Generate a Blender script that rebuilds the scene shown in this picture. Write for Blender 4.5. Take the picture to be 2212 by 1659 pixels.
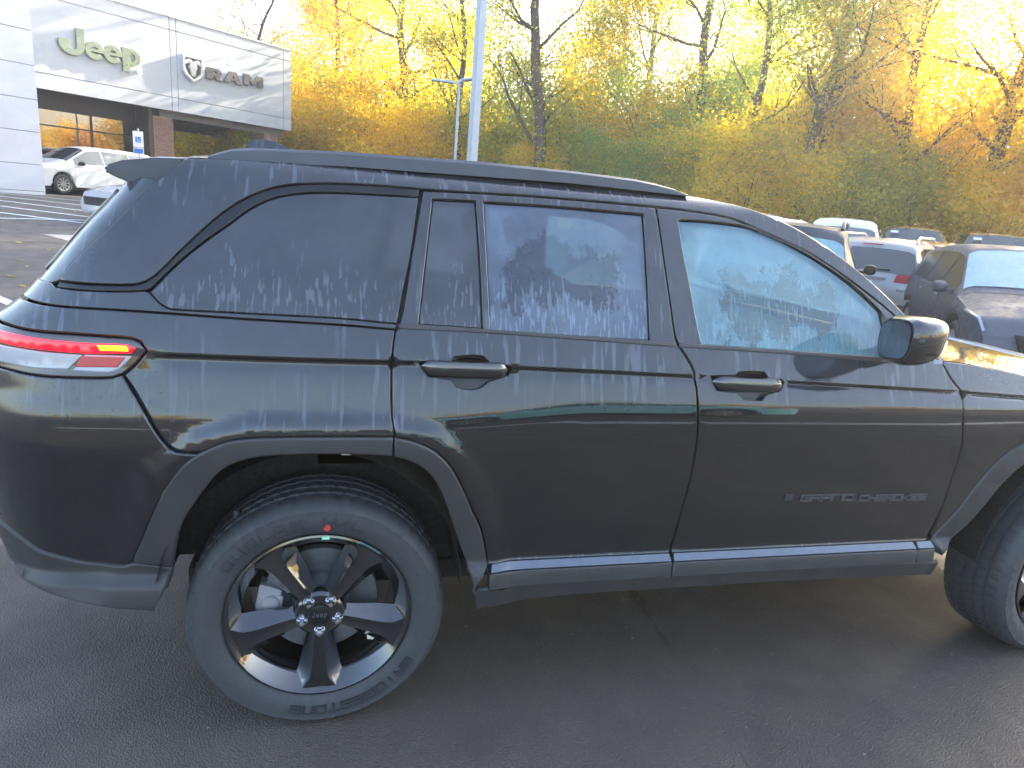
import bpy, bmesh, math, random
import numpy as np
from mathutils import Vector, Matrix
from mathutils.geometry import delaunay_2d_cdt
random.seed(7); rng=np.random.default_rng(7)
R=math.radians; PI=math.pi
scene=bpy.context.scene
for o in list(bpy.data.objects): bpy.data.objects.remove(o)
C=scene.collection
# ------------------------------------------------------------------ camera
CAM=(.051,-1.8313,1.6226); YAW,PITCH,ROLL,FPX=.256,.2475,.0825,1456.94
def cam_axes():
    cy,sy,cp,sp=math.cos(YAW),math.sin(YAW),math.cos(PITCH),math.sin(PITCH)
    f=Vector((sy*cp,cy*cp,-sp)); r=Vector((cy,-sy,0)); u=r.cross(f)
    cr,sr=math.cos(ROLL),math.sin(ROLL)
    return cr*r+sr*u,-sr*r+cr*u,f
_r,_u,_f=cam_axes()
cam=bpy.data.cameras.new('camera'); co=bpy.data.objects.new('camera',cam); C.objects.link(co)
m=Matrix.Identity(4)
for i in range(3): m[i][0],m[i][1],m[i][2],m[i][3]=_r[i],_u[i],-_f[i],CAM[i]
co.matrix_world=m; cam.sensor_width=36; cam.lens=36*FPX/2212; cam.clip_end=600; cam.clip_start=.05
scene.camera=co
# ------------------------------------------------------------------ light
SUN_AZ,SUN_EL=R(56),R(25)          # azimuth from +y towards +x
w=bpy.data.worlds.new('World'); scene.world=w; w.use_nodes=True
nt=w.node_tree; bg=nt.nodes['Background']
sky=nt.nodes.new('ShaderNodeTexSky'); sky.sky_type='NISHITA'; sky.sun_disc=False
sky.sun_elevation=SUN_EL; sky.sun_rotation=SUN_AZ; sky.air_density=1.0; sky.dust_density=2.5; sky.ozone_density=1.0
nt.links.new(sky.outputs[0],bg.inputs[0]); bg.inputs[1].default_value=.13
sun=bpy.data.lights.new('sun','SUN'); sun.energy=5; sun.angle=R(.5); sun.color=(1,.87,.68)
so=bpy.data.objects.new('sun',sun); C.objects.link(so)
sd=Vector((math.sin(SUN_AZ)*math.cos(SUN_EL),math.cos(SUN_AZ)*math.cos(SUN_EL),math.sin(SUN_EL)))
so.rotation_euler=sd.to_track_quat('Z','Y').to_euler()
scene.render.engine='CYCLES'
scene.render.resolution_x,scene.render.resolution_y=1024,768
vs=scene.view_settings; vs.view_transform='Standard'; vs.look='None'; vs.gamma=1; vs.use_curve_mapping=False; vs.exposure=2.72
scene.cycles.max_bounces=8; scene.cycles.transparent_max_bounces=16

# ------------------------------------------------------------------ node helpers
class NM:
    def __init__(s,name):
        s.m=bpy.data.materials.new(name); s.m.use_nodes=True; s.nt=s.m.node_tree; s.nt.nodes.clear()
        s.out=s.n('ShaderNodeOutputMaterial'); s.tc=None
    def n(s,t,**k):
        a=s.nt.nodes.new(t)
        for q,v in k.items(): setattr(a,q,v)
        return a
    def l(s,a,b): s.nt.links.new(a,b)
    def set(s,i,v):
        if hasattr(v,'is_linked') or isinstance(v,bpy.types.NodeSocket): s.l(v,i)
        else: i.default_value=v
    def coord(s,kind='Object'):
        if s.tc is None: s.tc=s.n('ShaderNodeTexCoord')
        return s.tc.outputs[kind]
    def map(s,scale,src=None,rot=(0,0,0)):
        a=s.n('ShaderNodeMapping'); s.l(src or s.coord(),a.inputs[0]); a.inputs['Scale'].default_value=scale; a.inputs['Rotation'].default_value=rot
        return a.outputs[0]
    def noise(s,vec,scale=1,detail=3,rough=.5,col=False):
        a=s.n('ShaderNodeTexNoise'); s.l(vec,a.inputs['Vector']); a.inputs['Scale'].default_value=scale; a.inputs['Detail'].default_value=detail; a.inputs['Roughness'].default_value=rough
        return a.outputs['Color' if col else 'Fac']
    def vor(s,vec,scale,feature='F1',out='Distance',rnd=1.):
        a=s.n('ShaderNodeTexVoronoi',feature=feature); s.l(vec,a.inputs['Vector']); a.inputs['Scale'].default_value=scale
        if 'Randomness' in a.inputs: a.inputs['Randomness'].default_value=rnd
        return a.outputs[out]
    def rng(s,v,a,b,c=0,d=1,smooth=True):
        x=s.n('ShaderNodeMapRange'); x.interpolation_type='SMOOTHSTEP' if smooth else 'LINEAR'
        s.set(x.inputs[0],v)
        for i,q in enumerate((a,b,c,d)): x.inputs[i+1].default_value=q
        return x.outputs[0]
    def math(s,op,a,b=0.,c=None):
        x=s.n('ShaderNodeMath',operation=op); s.set(x.inputs[0],a); s.set(x.inputs[1],b)
        if c is not None: s.set(x.inputs[2],c)
        return x.outputs[0]
    def mix(s,f,a,b):
        x=s.n('ShaderNodeMix',data_type='RGBA'); s.set(x.inputs[0],f)
        s.set(x.inputs[6],a if not isinstance(a,tuple) else (*a[:3],1)); s.set(x.inputs[7],b if not isinstance(b,tuple) else (*b[:3],1))
        return x.outputs[2]
    def bump(s,h,strength=.5,dist=.001,normal=None):
        x=s.n('ShaderNodeBump'); s.set(x.inputs['Height'],h); x.inputs['Strength'].default_value=strength; x.inputs['Distance'].default_value=dist
        if normal is not None: s.l(normal,x.inputs['Normal'])
        return x.outputs[0]
    def bsdf(s,color=(.5,.5,.5),rough=.5,metal=0.,normal=None,coat=0.,spec=None,emis=None,trans=None,ior=None,coatr=.03):
        b=s.n('ShaderNodeBsdfPrincipled')
        s.set(b.inputs['Base Color'],color if not isinstance(color,tuple) else (*color[:3],1)); s.set(b.inputs['Roughness'],rough); s.set(b.inputs['Metallic'],metal)
        if normal is not None: s.l(normal,b.inputs['Normal'])
        if coat: b.inputs['Coat Weight'].default_value=coat; b.inputs['Coat Roughness'].default_value=coatr
        if spec is not None: b.inputs['Specular IOR Level'].default_value=spec
        if emis: b.inputs['Emission Color'].default_value=(*emis[:3],1); b.inputs['Emission Strength'].default_value=emis[3]
        if trans is not None: b.inputs['Transmission Weight'].default_value=trans
        if ior: b.inputs['IOR'].default_value=ior
        return b.outputs[0]
    def done(s,sh): s.l(sh,s.out.inputs[0]); return s.m
def simple(name,color,rough=.5,metal=0.,noise=0.,nscale=8,bump=0.,bscale=60,coat=0.,emis=None,spec=None):
    k=NM(name); col=color; nrm=None
    if noise:
        f=k.noise(k.map((nscale,)*3),1,5,.6)
        a=tuple(c*(1-noise) for c in color); b=tuple(min(1,c*(1+noise)) for c in color); col=k.mix(f,a,b)
    if bump: nrm=k.bump(k.noise(k.map((bscale,)*3),1,4,.6),bump,.002)
    rr=rough
    if noise: rr=k.rng(k.noise(k.map((nscale*2.3,)*3),1,4),.3,.7,max(0,rough*.8),min(1,rough*1.2))
    return k.done(k.bsdf(col,rr,metal,nrm,coat,spec,emis))
M={}
def mat_paint(name,base,dew=1.,flake=0.,wet=True,metal=0.):
    k=NM(name)
    geo=k.n('ShaderNodeNewGeometry'); sx=k.n('ShaderNodeSeparateXYZ'); k.l(geo.outputs['Normal'],sx.inputs[0])
    up=k.rng(sx.outputs[2],.05,.42)                      # dew settles where the surface faces up
    n1=k.noise(k.map((60,14,.6)),1,3,.5); n2=k.noise(k.map((5,5,2.2)),1,3)
    st=k.math('MULTIPLY',k.rng(n1,.56,.64),k.rng(n2,.44,.56)); st=k.math('MULTIPLY',st,up)
    mist=k.rng(k.noise(k.map((7,7,5)),1,5,.65),.25,.8,.5,1.)
    film=k.math('MULTIPLY_ADD',k.math('MULTIPLY',up,mist),.045*dew,k.math('MULTIPLY',st,.075*dew))
    film=k.math('ADD',film,.004*dew)
    col=k.mix(film,base,(.62,.72,.92))
    rough=k.math('MULTIPLY_ADD',k.math('MULTIPLY',up,mist),.04*dew,.025)
    nrm=None
    if wet:
        def drops(sc,pres,r):
            v=k.map((sc,)*3); a=k.n('ShaderNodeTexVoronoi'); k.l(v,a.inputs[0]); a.inputs['Scale'].default_value=1
            s2=k.n('ShaderNodeSeparateColor'); k.l(a.outputs['Color'],s2.inputs[0])
            return k.math('MULTIPLY',k.rng(a.outputs['Distance'],r,r*.25,0,1),k.math('GREATER_THAN',s2.outputs[0],pres))
        h=k.math('ADD',drops(200,.86,.40),drops(95,.95,.38)); h=k.math('MULTIPLY',h,k.rng(k.noise(k.map((2.5,2.5,4)),1,2),.35,.6,.35,1.))
        nrm=k.bump(h,.55,.0011)
    return k.done(k.bsdf(col,rough,metal,nrm,spec=.5,coat=.6,coatr=.03))
M['paint']=mat_paint('black_paint',(.013,.0125,.0125))
k=NM('cladding_plastic'); nrm=k.bump(k.noise(k.map((900,)*3),1,2),.25,.0006)
M['clad']=k.done(k.bsdf(k.mix(k.noise(k.map((9,9,9)),1,4),(.036,.035,.036),(.052,.050,.050)),k.rng(k.noise(k.map((14,14,3)),1,4),.3,.7,.38,.56),normal=nrm))
M['trimblack']=simple('gloss_trim',(.012,.012,.014),.22,noise=.3,nscale=20)
M['ledge']=simple('sky_tinted_sill_ledge',(.10,.12,.16),.22,noise=.25,nscale=30,coat=1.)  # sky reflection on the ledge painted into its pale blue base
M['rubber']=simple('rubber_seal',(.012,.012,.012),.7)
def mat_glass(name,tint,fog,fogcol,clear_lo,clear_hi,streaks=0.,rough=.0,clear=None):
    k=NM(name)
    tr=k.n('ShaderNodeBsdfTransparent'); tr.inputs[0].default_value=(*tint,1)
    # droplets on the outer face
    v=k.map((170,)*3); a=k.n('ShaderNodeTexVoronoi'); k.l(v,a.inputs[0]); a.inputs['Scale'].default_value=1
    s2=k.n('ShaderNodeSeparateColor'); k.l(a.outputs['Color'],s2.inputs[0])
    h=k.math('MULTIPLY',k.rng(a.outputs['Distance'],.4,.1),k.math('GREATER_THAN',s2.outputs[0],.92))
    nrm=k.bump(h,.5,.0011)
    gl=k.n('ShaderNodeBsdfGlossy'); gl.inputs['Roughness'].default_value=max(rough,.02); k.l(nrm,gl.inputs['Normal'])
    fr=k.n('ShaderNodeFresnel'); fr.inputs[0].default_value=1.52; k.l(nrm,fr.inputs['Normal'])
    frm=k.math('MULTIPLY',fr.outputs[0],1.7)
    mx=k.n('ShaderNodeMixShader'); k.l(frm,mx.inputs[0]); k.l(tr.outputs[0],mx.inputs[1]); k.l(gl.outputs[0],mx.inputs[2])
    # condensation film: an uneven mist, a cleared patch with a ragged rim, and runs at the bottom
    n=k.noise(k.map((4,4,4.5)),1,6,.62); run=k.noise(k.map((105,40,1.6)),1,3,.5)
    xyz=k.n('ShaderNodeSeparateXYZ'); k.l(k.coord(),xyz.inputs[0])
    rag=k.math('MULTIPLY',k.math('SUBTRACT',k.noise(k.map((8,8,5)),1,6,.72),.5),.38)
    top=k.math('ADD',k.noise(k.map((22,22,.5)),1,2,.5),1.02)
    runs=k.math('MULTIPLY',k.rng(run,.545,.60),k.rng(k.math('SUBTRACT',xyz.outputs[2],k.math('MULTIPLY',k.math('SUBTRACT',k.noise(k.map((16,16,.3)),1,2,.5),.5),.35)),1.45,1.38))
    mask=k.rng(n,clear_lo,clear_hi,.55,1.)
    if clear:
        cx,cz,hx,hz_=clear
        dx_=k.math('SUBTRACT',k.math('ABSOLUTE',k.math('SUBTRACT',xyz.outputs[0],cx)),hx); dz_=k.math('SUBTRACT',k.math('ABSOLUTE',k.math('SUBTRACT',xyz.outputs[2],cz)),hz_)
        sdf=k.math('ADD',k.math('MAXIMUM',dx_,dz_),rag); mask=k.math('MULTIPLY',mask,k.rng(sdf,-.010,.016,.45,1.))
    mask=k.math('MAXIMUM',mask,0.); mask=k.math('ADD',k.math('MULTIPLY',mask,fog),k.math('MULTIPLY',runs,streaks))
    df=k.n('ShaderNodeBsdfDiffuse'); df.inputs[0].default_value=(*fogcol,1)
    tl=k.n('ShaderNodeBsdfTranslucent'); tl.inputs[0].default_value=(*fogcol,1)
    fx=k.n('ShaderNodeMixShader'); fx.inputs[0].default_value=.5; k.l(df.outputs[0],fx.inputs[1]); k.l(tl.outputs[0],fx.inputs[2])
    # the film lies under the reflection
    base=k.n('ShaderNodeMixShader'); k.l(mask,base.inputs[0]); k.l(tr.outputs[0],base.inputs[1]); k.l(fx.outputs[0],base.inputs[2])
    k.l(base.outputs[0],mx.inputs[1])
    return k.done(mx.outputs[0])
M['glass_front']=mat_glass('fogged_glass',(.50,.72,.78),.52,(.32,.64,.86),.2,.7,.12,clear=(1.46,1.40,.22,.08))
M['glass_rear']=mat_glass('tinted_fogged_glass',(.20,.26,.30),.46,(.34,.45,.66),.2,.6,.30,clear=(.70,1.45,.17,.08))
M['glass_dark']=mat_glass('privacy_glass',(.10,.12,.14),.27,(.34,.38,.46),.2,.7,.30)
M['screen']=mat_glass('windscreen_glass',(.66,.76,.76),.5,(.40,.50,.56),.35,.6)
M['mirrorglass']=simple('mirror_glass',(.20,.23,.25),.08,.8)
k=NM('car_glass'); 
M['carglass']=k.done(k.bsdf(k.mix(k.noise(k.map((1.5,)*3),1,3),(.02,.026,.03),(.05,.06,.07)),.06,0,spec=.9,coat=.5))
M['carglass_blue']=simple('frosted_car_glass',(.22,.36,.42),.28,noise=.15,nscale=2,coat=.4)
M['chrome']=simple('chrome',(.75,.76,.78),.12,1.,noise=.1)
M['silver']=simple('silver_metal',(.50,.51,.53),.35,.5,noise=.15,nscale=20)
M['disc']=simple('brake_disc',(.20,.21,.23),.35,.6,noise=.3,nscale=40)
M['wheelblack']=simple('gloss_black_wheel',(.008,.008,.009),.05,coat=1.,spec=1.)
M['tyre']=simple('tyre_rubber',(.050,.052,.057),.62,noise=.18,nscale=25,bump=.15,bscale=400)
M['tyretxt']=simple('tyre_lettering',(.030,.031,.034),.5)
M['tyremud']=simple('wheel_liner',(.016,.015,.014),.85,noise=.3,nscale=30)
M['interior']=simple('interior_fabric',(.030,.033,.036),.8,noise=.2)
M['interior_light']=simple('headliner',(.20,.21,.21),.8,noise=.1)
M['lamp_red']=simple('lit_red_lamp',(.5,.0,.01),.15,emis=(1,.0,.008,.55),coat=.8)
M['lamp_yellow']=simple('lit_amber_lamp',(.8,.4,.02),.15,emis=(1,.66,.0,1.1),coat=.8)
M['lamp_refl']=simple('red_reflector',(.42,.03,.05),.2,noise=.15,nscale=60,coat=.8)
M['lamp_dark']=simple('smoked_lens',(.03,.02,.022),.08,coat=1.)
M['lamp_clear']=simple('clear_lens',(.36,.38,.43),.14,noise=.12,nscale=12,coat=.9)
M['badge']=simple('grey_badge',(.12,.122,.13),.3,.5)
M['red']=simple('red_mark',(.55,.05,.04),.5); M['green']=simple('green_sticker',(.35,.75,.5),.5)
M['whitelabel']=simple('white_label',(.7,.7,.68),.6,noise=.1)
M['blue_paint']=simple('blue_car_paint',(.30,.82,.95),.4,coat=.1)
M['white_paint']=simple('white_car_paint',(.74,.77,.80),.2,noise=.03,coat=.7)
M['silver_paint']=simple('silver_car_paint',(.31,.31,.315),.42,.25,noise=.05,coat=.4)
M['grey_paint']=simple('dewy_grey_paint',(.075,.082,.105),.55,noise=.2,nscale=6)
M['dewroof']=simple('dew_covered_dark_paint',(.060,.064,.078),.42,noise=.25,nscale=9)
M['emblem']=simple('silver_emblem',(.50,.53,.58),.3,.35)
M['darkcar']=simple('dark_car_paint',(.035,.033,.035),.28,noise=.2,coat=.7)
M['maroon']=simple('maroon_car_paint',(.13,.02,.025),.25,noise=.15,coat=.7)
M['pole']=simple('galvanised_pole',(.42,.45,.50),.45,.2,noise=.08,nscale=4)
M['poletop']=simple('pale_lamp_metal',(.45,.56,.60),.4,.1,noise=.08,nscale=4)
M['panel_w']=simple('white_metal_panel',(.62,.62,.67),.30,noise=.02,nscale=.4,coat=.35,bump=.02,bscale=2)
M['panel_s']=simple('silver_metal_panel',(.49,.52,.58),.30,noise=.03,nscale=.4,coat=.35,bump=.02,bscale=2)
M['joint']=simple('panel_joint',(.10,.10,.11),.8)
M['bronze']=simple('bronze_frame',(.055,.045,.04),.5,noise=.15)
M['soffit']=simple('soffit',(.26,.23,.21),.75,noise=.1)
M['shopglass']=simple('mirror_shop_glass',(.035,.03,.025),.03,spec=1.)
k=NM('shop_glass'); gl=k.n('ShaderNodeBsdfGlossy'); gl.inputs[0].default_value=(.24,.20,.17,1); gl.inputs[1].default_value=.015
k.l(k.bump(k.noise(k.map((.9,.9,.9)),1,2),.12,.02),gl.inputs['Normal']); M['shopglass']=k.done(gl.outputs[0])
k=NM('brick'); oi=k.n('ShaderNodeNewGeometry'); c=k.n('ShaderNodeValToRGB'); k.l(oi.outputs['Random Per Island'],c.inputs[0])
c.color_ramp.elements[0].color=(.20,.085,.055,1); c.color_ramp.elements[1].color=(.40,.22,.16,1)
M['brick']=k.done(k.bsdf(k.mix(k.noise(k.map((30,)*3),1,4),c.outputs[0],(.30,.17,.13)),.85))
M['mortar']=simple('mortar',(.36,.32,.29),.9,noise=.15,nscale=20)
M['sign_green']=simple('brushed_green_letter',(.27,.32,.25),.32,.6,noise=.1,nscale=3)
M['sign_dark']=simple('dark_letter',(.13,.12,.125),.4,noise=.1)
M['signwhite']=simple('sign_white',(.75,.76,.76),.5,noise=.04); M['signblue']=simple('sign_blue',(.03,.16,.55),.5)
M['concrete']=simple('concrete',(.36,.33,.29),.85,noise=.18,nscale=3,bump=.3,bscale=40)
M['roadline']=simple('road_paint',(.66,.69,.70),.7,noise=.18,nscale=9)
M['roof']=simple('flat_roof',(.2,.2,.2),.9)
M['bark']=None
k=NM('bark'); v=k.map((9,9,1.6)); f=k.noise(v,1,6,.7)
M['bark']=k.done(k.bsdf(k.mix(f,(.05,.036,.026),(.16,.125,.10)),.9,normal=k.bump(f,.8,.03)))
k=NM('pale_bark'); v=k.map((4,4,2)); f=k.rng(k.noise(v,1,6,.7),.4,.6)
M['palebark']=k.done(k.bsdf(k.mix(f,(.16,.13,.10),(.42,.39,.34)),.85))
def leafmat(name,cols):
    k=NM(name); g=k.n('ShaderNodeNewGeometry'); c=k.n('ShaderNodeValToRGB')
    n=k.noise(k.map((.35,.35,.5),src=g.outputs['Position']),1,3,.6)
    f=k.math('ADD',k.math('MULTIPLY',g.outputs['Random Per Island'],.45),k.math('MULTIPLY_ADD',n,1.1,-.28))
    k.l(f,c.inputs[0]); cr=c.color_ramp; n_=len(cols)
    while len(cr.elements)<n_: cr.elements.new(.5)
    for i,q in enumerate(cols): cr.elements[i].position=i/(n_-1); cr.elements[i].color=(*q,1)
    d=k.n('ShaderNodeBsdfDiffuse'); t=k.n('ShaderNodeBsdfTranslucent'); k.l(c.outputs[0],d.inputs[0])
    hs=k.n('ShaderNodeHueSaturation'); hs.inputs['Saturation'].default_value=1.15; hs.inputs['Value'].default_value=1.85; k.l(c.outputs[0],hs.inputs['Color']); k.l(hs.outputs[0],t.inputs[0])
    mx=k.n('ShaderNodeMixShader'); mx.inputs[0].default_value=.6; k.l(d.outputs[0],mx.inputs[1]); k.l(t.outputs[0],mx.inputs[2])
    gl=k.n('ShaderNodeBsdfGlossy'); gl.inputs[1].default_value=.45; gl.inputs[0].default_value=(.6,.6,.6,1)
    m2=k.n('ShaderNodeMixShader'); m2.inputs[0].default_value=.04; k.l(mx.outputs[0],m2.inputs[1]); k.l(gl.outputs[0],m2.inputs[2])
    return k.done(m2.outputs[0])
LEAF=dict(gold=leafmat('gold_leaves',[(.20,.23,.05),(.42,.35,.06),(.60,.44,.06),(.70,.46,.08)]),
 green=leafmat('green_leaves',[(.12,.20,.08),(.18,.27,.09),(.30,.34,.08),(.50,.43,.08)]),
 orange=leafmat('orange_leaves',[(.24,.18,.06),(.42,.25,.08),(.52,.28,.09),(.56,.36,.11)]),
 olive=leafmat('olive_leaves',[(.15,.20,.06),(.26,.29,.07),(.40,.36,.07),(.56,.43,.07)]),
 rust=leafmat('rust_leaves',[(.13,.06,.03),(.28,.11,.04),(.38,.15,.06),(.44,.22,.05)]),
 yellow=leafmat('yellow_leaves',[(.26,.26,.04),(.48,.40,.05),(.68,.52,.05),(.78,.58,.06)]))
# asphalt
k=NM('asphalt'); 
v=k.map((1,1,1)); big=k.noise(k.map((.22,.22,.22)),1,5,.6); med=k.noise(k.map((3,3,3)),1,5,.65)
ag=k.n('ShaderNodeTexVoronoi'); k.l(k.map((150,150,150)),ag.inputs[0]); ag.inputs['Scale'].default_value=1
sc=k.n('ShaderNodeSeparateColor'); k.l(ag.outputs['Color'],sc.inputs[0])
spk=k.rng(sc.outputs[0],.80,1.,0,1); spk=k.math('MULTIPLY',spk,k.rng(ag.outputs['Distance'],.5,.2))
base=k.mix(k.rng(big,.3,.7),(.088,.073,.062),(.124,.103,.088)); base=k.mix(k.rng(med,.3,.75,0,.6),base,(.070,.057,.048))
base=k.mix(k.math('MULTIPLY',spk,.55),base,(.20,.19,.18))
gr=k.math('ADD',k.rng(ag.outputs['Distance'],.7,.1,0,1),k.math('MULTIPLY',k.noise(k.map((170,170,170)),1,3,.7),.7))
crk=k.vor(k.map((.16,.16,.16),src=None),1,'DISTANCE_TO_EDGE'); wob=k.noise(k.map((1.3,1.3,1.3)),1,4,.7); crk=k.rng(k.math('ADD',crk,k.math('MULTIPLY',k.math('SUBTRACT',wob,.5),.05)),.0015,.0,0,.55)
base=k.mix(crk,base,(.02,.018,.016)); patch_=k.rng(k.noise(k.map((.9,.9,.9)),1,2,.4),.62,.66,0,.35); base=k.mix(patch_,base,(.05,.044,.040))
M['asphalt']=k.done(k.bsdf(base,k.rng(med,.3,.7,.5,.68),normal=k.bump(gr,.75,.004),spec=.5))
k=NM('leaf_litter'); f=k.noise(k.map((2.5,)*3),1,8,.75); M['litter']=k.done(k.bsdf(k.mix(f,(.05,.05,.02),(.26,.17,.06)),.9,normal=k.bump(f,1,.1)))

# ------------------------------------------------------------------ object helpers
def link(o,parent=None):
    C.objects.link(o)
    if parent: o.parent=parent
    return o
def tag(o,label=None,cat=None,group=None,kind=None):
    if label: o['label']=label
    if cat: o['category']=cat
    if group: o['group']=group
    if kind: o['kind']=kind
    return o
def thing(name,label,cat,loc=(0,0,0),rotz=0,group=None):
    o=bpy.data.objects.new(name,None); C.objects.link(o); o.location=loc; o.rotation_euler=(0,0,rotz)
    o.empty_display_size=.2
    return tag(o,label,cat,group)
def mesh(name,verts,faces,mat,parent=None,smooth=False,loc=None,rotz=0):
    me=bpy.data.meshes.new(name); me.from_pydata([tuple(v) for v in verts],[],faces); me.validate(clean_customdata=False)
    for q in (mat if isinstance(mat,(list,tuple)) else [mat]): me.materials.append(q)
    if smooth: me.polygons.foreach_set('use_smooth',[True]*len(me.polygons))
    o=bpy.data.objects.new(name,me); link(o,parent)
    if loc: o.location=loc
    o.rotation_euler=(0,0,rotz)
    return o
class MB:
    def __init__(s): s.v=[];s.f=[]
    def add(s,v,f):
        n=len(s.v); s.v+= [tuple(q) for q in v]; s.f+=[tuple(i+n for i in q) for q in f]; return s
    def box(s,a,b,mtx=None):
        x0,y0,z0=a;x1,y1,z1=b
        v=[(x0,y0,z0),(x1,y0,z0),(x1,y1,z0),(x0,y1,z0),(x0,y0,z1),(x1,y0,z1),(x1,y1,z1),(x0,y1,z1)]
        if mtx: v=[tuple(mtx@Vector(q)) for q in v]
        return s.add(v,[(0,3,2,1),(4,5,6,7),(0,1,5,4),(1,2,6,5),(2,3,7,6),(3,0,4,7)])
    def tube(s,pts,rad,n=8,cap=True):
        pts=[Vector(p) for p in pts]; rad=rad if isinstance(rad,(list,tuple)) else [rad]*len(pts)
        base=len(s.v); prev=None
        for i,p in enumerate(pts):
            d=(pts[min(i+1,len(pts)-1)]-pts[max(i-1,0)]).normalized()
            a=prev if prev else (Vector((0,0,1)) if abs(d.z)<.9 else Vector((1,0,0)))
            x=d.cross(a).normalized(); y=x.cross(d).normalized(); prev=y
            for j in range(n):
                t=2*PI*j/n; q=p+x*(math.cos(t)*rad[i])+y*(math.sin(t)*rad[i]); s.v.append(tuple(q))
        for i in range(len(pts)-1):
            for j in range(n):
                a=base+i*n+j;b=base+i*n+(j+1)%n; s.f.append((a,b,b+n,a+n))
        if cap: s.f.append(tuple(base+j for j in range(n))[::-1]); s.f.append(tuple(base+(len(pts)-1)*n+j for j in range(n)))
        return s
    def lathe(s,prof,n=48,axis='y',c=(0,0,0),close=False):
        # prof: (radius, axial)
        base=len(s.v)
        for (r,a) in prof:
            for j in range(n):
                t=2*PI*j/n
                if axis=='y': s.v.append((c[0]+r*math.cos(t),c[1]+a,c[2]+r*math.sin(t)))
                else: s.v.append((c[0]+r*math.cos(t),c[1]+r*math.sin(t),c[2]+a))
        for i in range(len(prof)-1):
            for j in range(n):
                a=base+i*n+j;b=base+i*n+(j+1)%n; s.f.append((a,b,b+n,a+n) if axis=='y' else (a,a+n,b+n,b))
        if close: s.f.append(tuple(base+(len(prof)-1)*n+j for j in range(n)))
        return s
    def prism(s,poly,z0,z1,fn=None):
        n=len(poly); v=[(x,y,z0) for x,y in poly]+[(x,y,z1) for x,y in poly]
        if fn: v=[fn(*q) for q in v]
        return s.add(v,[tuple(range(n))[::-1],tuple(range(n,2*n))]+[(i,(i+1)%n,(i+1)%n+n,i+n) for i in range(n)])
    def build(s,name,mat,parent=None,smooth=False,bevel=0,loc=None,rotz=0,fix=True):
        o=mesh(name,s.v,s.f,mat,parent,smooth,loc,rotz)
        if fix:
            bm=bmesh.new(); bm.from_mesh(o.data); bmesh.ops.recalc_face_normals(bm,faces=bm.faces)
            if bevel: bmesh.ops.bevel(bm,geom=[e for e in bm.edges if len(e.link_faces)==2 and e.calc_face_angle(0)>.5],offset=bevel,segments=2,affect='EDGES')
            bm.to_mesh(o.data); bm.free()
            if smooth:
                for p in o.data.polygons: p.use_smooth=True
                o.data.set_sharp_from_angle(angle=R(38))
        return o
def copy_tree(o,parent=None,mirror=False):
    c=o.copy(); C.objects.link(c)
    if parent: c.parent=parent
    for ch in list(o.children): copy_tree(ch,c)
    return c
# ------------------------------------------------------------------ the near car's side surface, x forward, y inward, z up
def lerp(pts,x):
    if x<=pts[0][0]: return pts[0][1]
    for (a,b),(c,d) in zip(pts,pts[1:]):
        if x<=c: return b+(d-b)*(x-a)/(c-a)
    return pts[-1][1]
def _slopes(P):
    n=len(P);h=[P[i+1][0]-P[i][0] for i in range(n-1)];d=[(P[i+1][1]-P[i][1])/h[i] for i in range(n-1)]
    m=[d[0]]
    for i in range(1,n-1):
        if d[i-1]*d[i]<=0: m.append(0.)
        else:
            a=2*h[i]+h[i-1];b=h[i]+2*h[i-1];m.append((a+b)/(a/d[i-1]+b/d[i]))
    m.append(d[-1]);return m
class Pch:
    def __init__(s,P): s.P=P;s.m=_slopes(P)
    def __call__(s,x):
        P=s.P
        if x<=P[0][0]: return P[0][1]+s.m[0]*(x-P[0][0])
        if x>=P[-1][0]: return P[-1][1]+s.m[-1]*(x-P[-1][0])
        i=0
        while x>P[i+1][0]: i+=1
        h=P[i+1][0]-P[i][0];t=(x-P[i][0])/h
        return ((1+2*t)*(1-t)**2*P[i][1]+t*(1-t)**2*h*s.m[i]+t*t*(3-2*t)*P[i+1][1]+t*t*(t-1)*h*s.m[i+1])
def sst(a,b,x):
    t=min(1,max(0,(x-a)/(b-a)));return t*t*(3-2*t)
SEC=Pch([(.30,.075),(.38,.050),(.455,.026),(.475,.020),(.52,.022),(.532,.028),(.545,.050),(.56,.055),(.62,.044),(.75,.026),(.90,.010),(1.0,.0002),(1.03,.0008),(1.05,.0016),(1.07,.0032),(1.09,.0060),(1.11,.0108),(1.155,.0225),(1.165,.0268),(1.176,.0315),(1.188,.0210),(1.20,.0245),(1.25,.0415),(1.29,.0560),(1.30,.0600),(1.32,.068),(1.45,.124),(1.56,.175),(1.66,.226),(1.68,.240),(1.70,.258),(1.72,.290),(1.735,.335),(1.75,.42)])
ZT=Pch([(-1.5,1.03),(-.45,1.035),(.30,1.045),(.85,1.088),(2.4,1.085),(3.0,1.06),(3.8,1.0)])
ZC=[(-1.5,1.20),(-.43,1.192),(.30,1.192),(1.11,1.171),(2.18,1.135),(3.6,1.06)]
ZB=[(-1.5,1.33),(-.66,1.317),(.2,1.299),(1.06,1.275),(1.86,1.251),(3.6,1.17)]
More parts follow.
